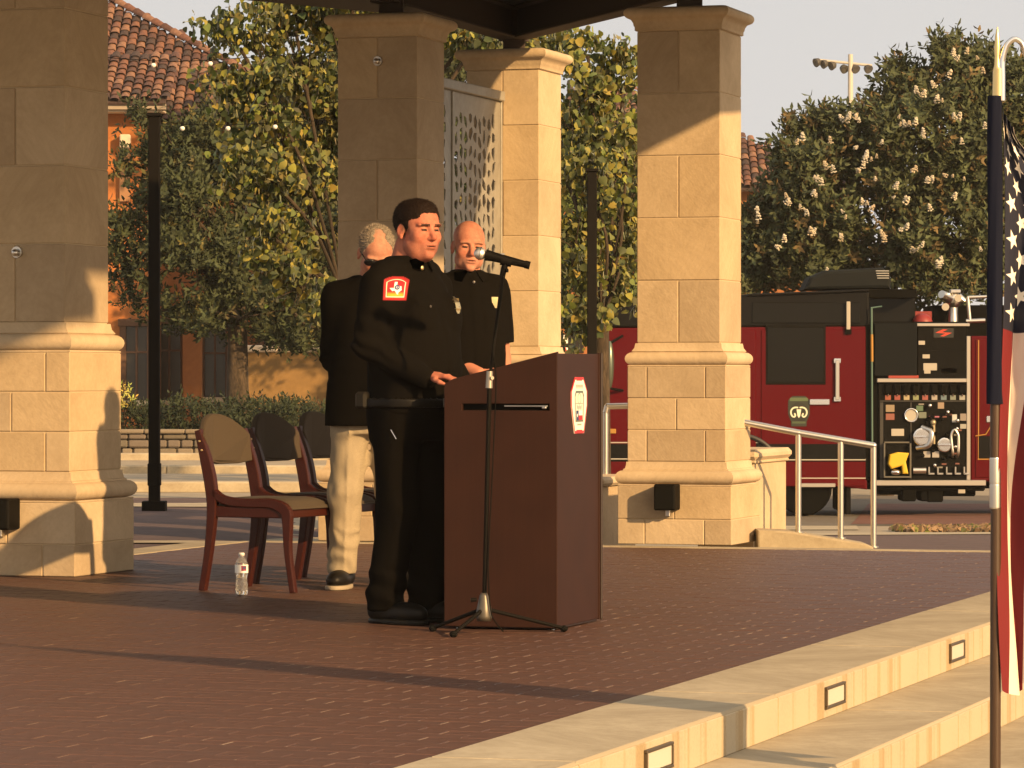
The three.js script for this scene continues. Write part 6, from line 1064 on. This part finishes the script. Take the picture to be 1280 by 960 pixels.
makeTree('shade_tree', 'dark green tree behind the yellowing tree and the lectern', 810, 62, [[700, 250, 60, 90, 0, 1], [770, 230, 60, 80, 0.5, 1], [780, 330, 60, 70, 0, 1], [710, 370, 60, 60, 0, 1], [640, 250, 60, 90, 0.5, 0.9], [560, 250, 70, 110, 0.8, 0.7], [840, 250, 60, 90, 0.3, 0.9], [780, 410, 70, 36, 0, 0.9]], { r: 0.2, fork: 2.0, n: 600, clumps: 24, clumpR: 0.34, size: 1.1, geo: sprig, mat: LM2, color: () => { const k = rr(0.7, 1.3); return col(0.07 * k, 0.10 * k, 0.022 * k); } });
makeTree('shade_tree', 'tall dark tree added behind the shaded column and screen to shade the orange building', 545, 69, [[470, 120, 60, 60, 0, 1], [540, 80, 70, 60, 0, 1], [610, 110, 60, 60, 0, 1], [470, 220, 60, 70, 0, 1], [550, 200, 75, 75, 0, 1], [620, 220, 55, 70, 0, 1], [480, 330, 65, 70, 0, 1], [570, 320, 75, 70, 0, 1], [640, 340, 55, 70, 0, 0.9], [540, 0, 90, 60, 0, 1], [440, 40, 50, 60, 0, 0.9], [385, 130, 55, 60, 0.6, 1], [395, 240, 55, 65, 0.6, 1], [390, 350, 55, 60, 0.6, 1], [340, 290, 45, 60, 0.9, 1], [360, 405, 60, 36, 0.6, 1.2], [430, 400, 70, 50, 0.6, 1], [510, 410, 70, 50, 0.6, 1]], { r: 0.24, fork: 2.0, n: 700, clumps: 22, clumpR: 0.36, size: 1.15, geo: sprig, mat: LM2, color: deepGreen });  // added tree, mostly hidden by the columns; its crown shades the lower orange building
// flowering tree on the right, white flower heads
{
  const D = 60, r = makeTree('crape_myrtle', 'large dark green flowering tree with white blooms behind the fire engine', 1105, D, [[982, 252, 34, 34, 0, 1], [1014, 196, 36, 36, 0, 1], [960, 290, 40, 60, 0, 1], [945, 290, 26, 40, 0.4, 1], [945, 340, 40, 40, 0, 1], [1030, 250, 62, 70, -0.5, 1.1], [1080, 192, 58, 48, 0, 1], [1125, 150, 46, 46, 0, 1], [1170, 110, 58, 48, 0.3, 1], [1215, 110, 48, 50, 0.3, 0.9], [1150, 200, 75, 70, -0.6, 1.1], [1215, 200, 60, 80, -0.2, 1], [1100, 290, 75, 60, -0.6, 1], [1190, 300, 75, 70, -0.4, 1], [1010, 330, 70, 50, 0, 1], [1265, 130, 60, 70, 0.4, 0.9], [1290, 230, 70, 100, 0.4, 0.8], [1140, 350, 120, 40, 0, 0.9]], { r: 0.16, fork: 1.5, n: 1300, clumps: 30, clumpR: 0.30, size: 0.95, geo: sprigF, mat: LM2, color: () => { const k = rr(0.6, 1.3), z = rnd(); return z < 0.12 ? col(0.12 * k, 0.085 * k, 0.032 * k) : col(0.054 * k, 0.070 * k, 0.027 * k); } });
  const fl = []; for (let i = 0; i < 26; i++) { const k = rnd(), a = i * 2.4, R = 0.055 * (1 - k * 0.75); fl.push(new THREE.IcosahedronGeometry(rr(0.018, 0.03), 0).scale(1, 0.7, 1).translate(Math.cos(a) * R, k * 0.17, Math.sin(a) * R)); }
  const fg = mg(fl), fm = [[0.52, 0.47, 0.37], [0.46, 0.43, 0.36], [0.42, 0.36, 0.26]].map(c => mat(c, 0.9)); fg.computeVertexNormals();
  const spots = [[1060, 268], [1030, 208], [998, 175], [1157, 172], [1194, 148], [1124, 152], [1068, 190], [1020, 248], [1021, 220], [1084, 205], [1048, 212], [1075, 218], [1024, 228], [1117, 252], [1135, 253], [1100, 225], [1103, 180], [1137, 155], [1147, 158], [1080, 192], [1090, 197], [1151, 310], [1143, 311], [1220, 312], [1187, 220], [1210, 222], [1195, 245], [1047, 300], [975, 312], [977, 302], [978, 252], [985, 258], [1003, 264], [940, 258], [945, 275], [1150, 118], [1165, 112], [1185, 95], [1200, 78], [1207, 68], [1220, 72], [1188, 70], [1232, 95], [1175, 130], [1140, 210], [1165, 260], [1060, 150], [1068, 152], [1130, 290], [1100, 300], [1178, 330], [1015, 290], [1035, 340], [1230, 165], [1245, 210], [1160, 225], [1120, 235], [1205, 180], [1085, 260], [1040, 180]];
  for (const [px, py] of spots) { const n = 1 + (rnd() * 2.4 | 0); for (let k = 0; k < n; k++) { const o = mesh('flower_head', fg, fm[Math.floor(rnd() * 3)], r.t); const p = at(px + rr(-6, 6), py + rr(-5, 5), D - 1.45 - rr(0, 0.35)); o.position.copy(p); o.rotation.set(rr(-0.8, 0.8), rr(0, 6), rr(-0.8, 0.8)); o.scale.setScalar(rr(0.35, 0.75)); } }
}
// hedges and planting
function hedge(name, label, boxes, size, c, geo = sprig) {
  const t = thing(name, label, 'hedge'), m = [], cs = [];
  for (const [x0, x1, y0, y1, d0, d1, n] of boxes) for (let i = 0; i < n; i++) { const x = rr(x0, x1), k = rnd(); m.push(M4(V(x, mix(y0, y1, k) + 0.12 * nz(x * 2, d0, 1), -rr(d0, d1)), new THREE.Euler(rr(-1, 1), rr(0, 6.28), rr(-1, 1)), size * rr(0.6, 1.2))); cs.push(c()); }
  inst('foliage', geo, LM2, m, t, cs); mesh('stems', boxes.flatMap(([x0, x1, y0, , d0, d1]) => Array.from({ length: 8 }, (_, i) => cyl(V(mix(x0, x1, (i + 0.5) / 8), y0 - 0.3, -(d0 + d1) / 2), V(mix(x0, x1, (i + 0.5) / 8) + 0.1, y0 + 0.3, -(d0 + d1) / 2), 0.02, 0.01, 5))), barkM, t).userData.kind = 'stuff'; return t;
}
hedge('hedge', 'dark clipped hedge above the low rubble wall', [[-7.5, -3.2, 0.0, 0.62, 56.2, 57.5, 1500], [-4.4, -1.0, 0.0, 0.55, 57.6, 58.6, 1100]], 0.7, () => { const k = rr(0.6, 1.3); return col(0.022 * k, 0.034 * k, 0.012 * k); });
hedge('hedge', 'pale yellow flowering shrub beside the black post', [[-6.4, -5.6, 0.55, 0.85, 56.3, 56.8, 70]], 0.6, () => col(rr(0.3, 0.5), rr(0.3, 0.42), 0.08));
hedge('hedge', 'rusty dark shrubs against the ochre wall', [[-4.5, -1.2, 0.25, 0.6, 64.2, 65.2, 420]], 0.7, () => rnd() < 0.2 ? col(0.12, 0.06, 0.03) : col(0.03, 0.04, 0.016));
// mulch bed beside the walk
{
  const m = [], cs = [], g = new THREE.TetrahedronGeometry(0.045); for (let i = 0; i < 2600; i++) { const x = rr(4.3, 9), d = rr(41.5, 44) + (x - 4.3) * 0.25; m.push(M4(V(x, ground(x, d) + 0.02 + rr(0, 0.03), -d), new THREE.Euler(rr(0, 6), rr(0, 6), 0), V(rr(0.5, 1.6), rr(0.4, 1), rr(0.5, 1.6)))); const k = rr(0.6, 1.3); cs.push(rnd() < 0.2 ? col(0.12 * k, 0.13 * k, 0.03) : col(0.17 * k, 0.11 * k, 0.06 * k)); }
  const o = inst('mulch', g, LM2, m, scene, cs); o.userData.label = 'bed of dry mulch and leaf litter beside the brick walk'; o.userData.category = 'mulch';
}

// thin late-summer haze
scene.fog = new THREE.FogExp2(col(0.78, 0.75, 0.71), 0.0003);

renderer.render(scene, camera);
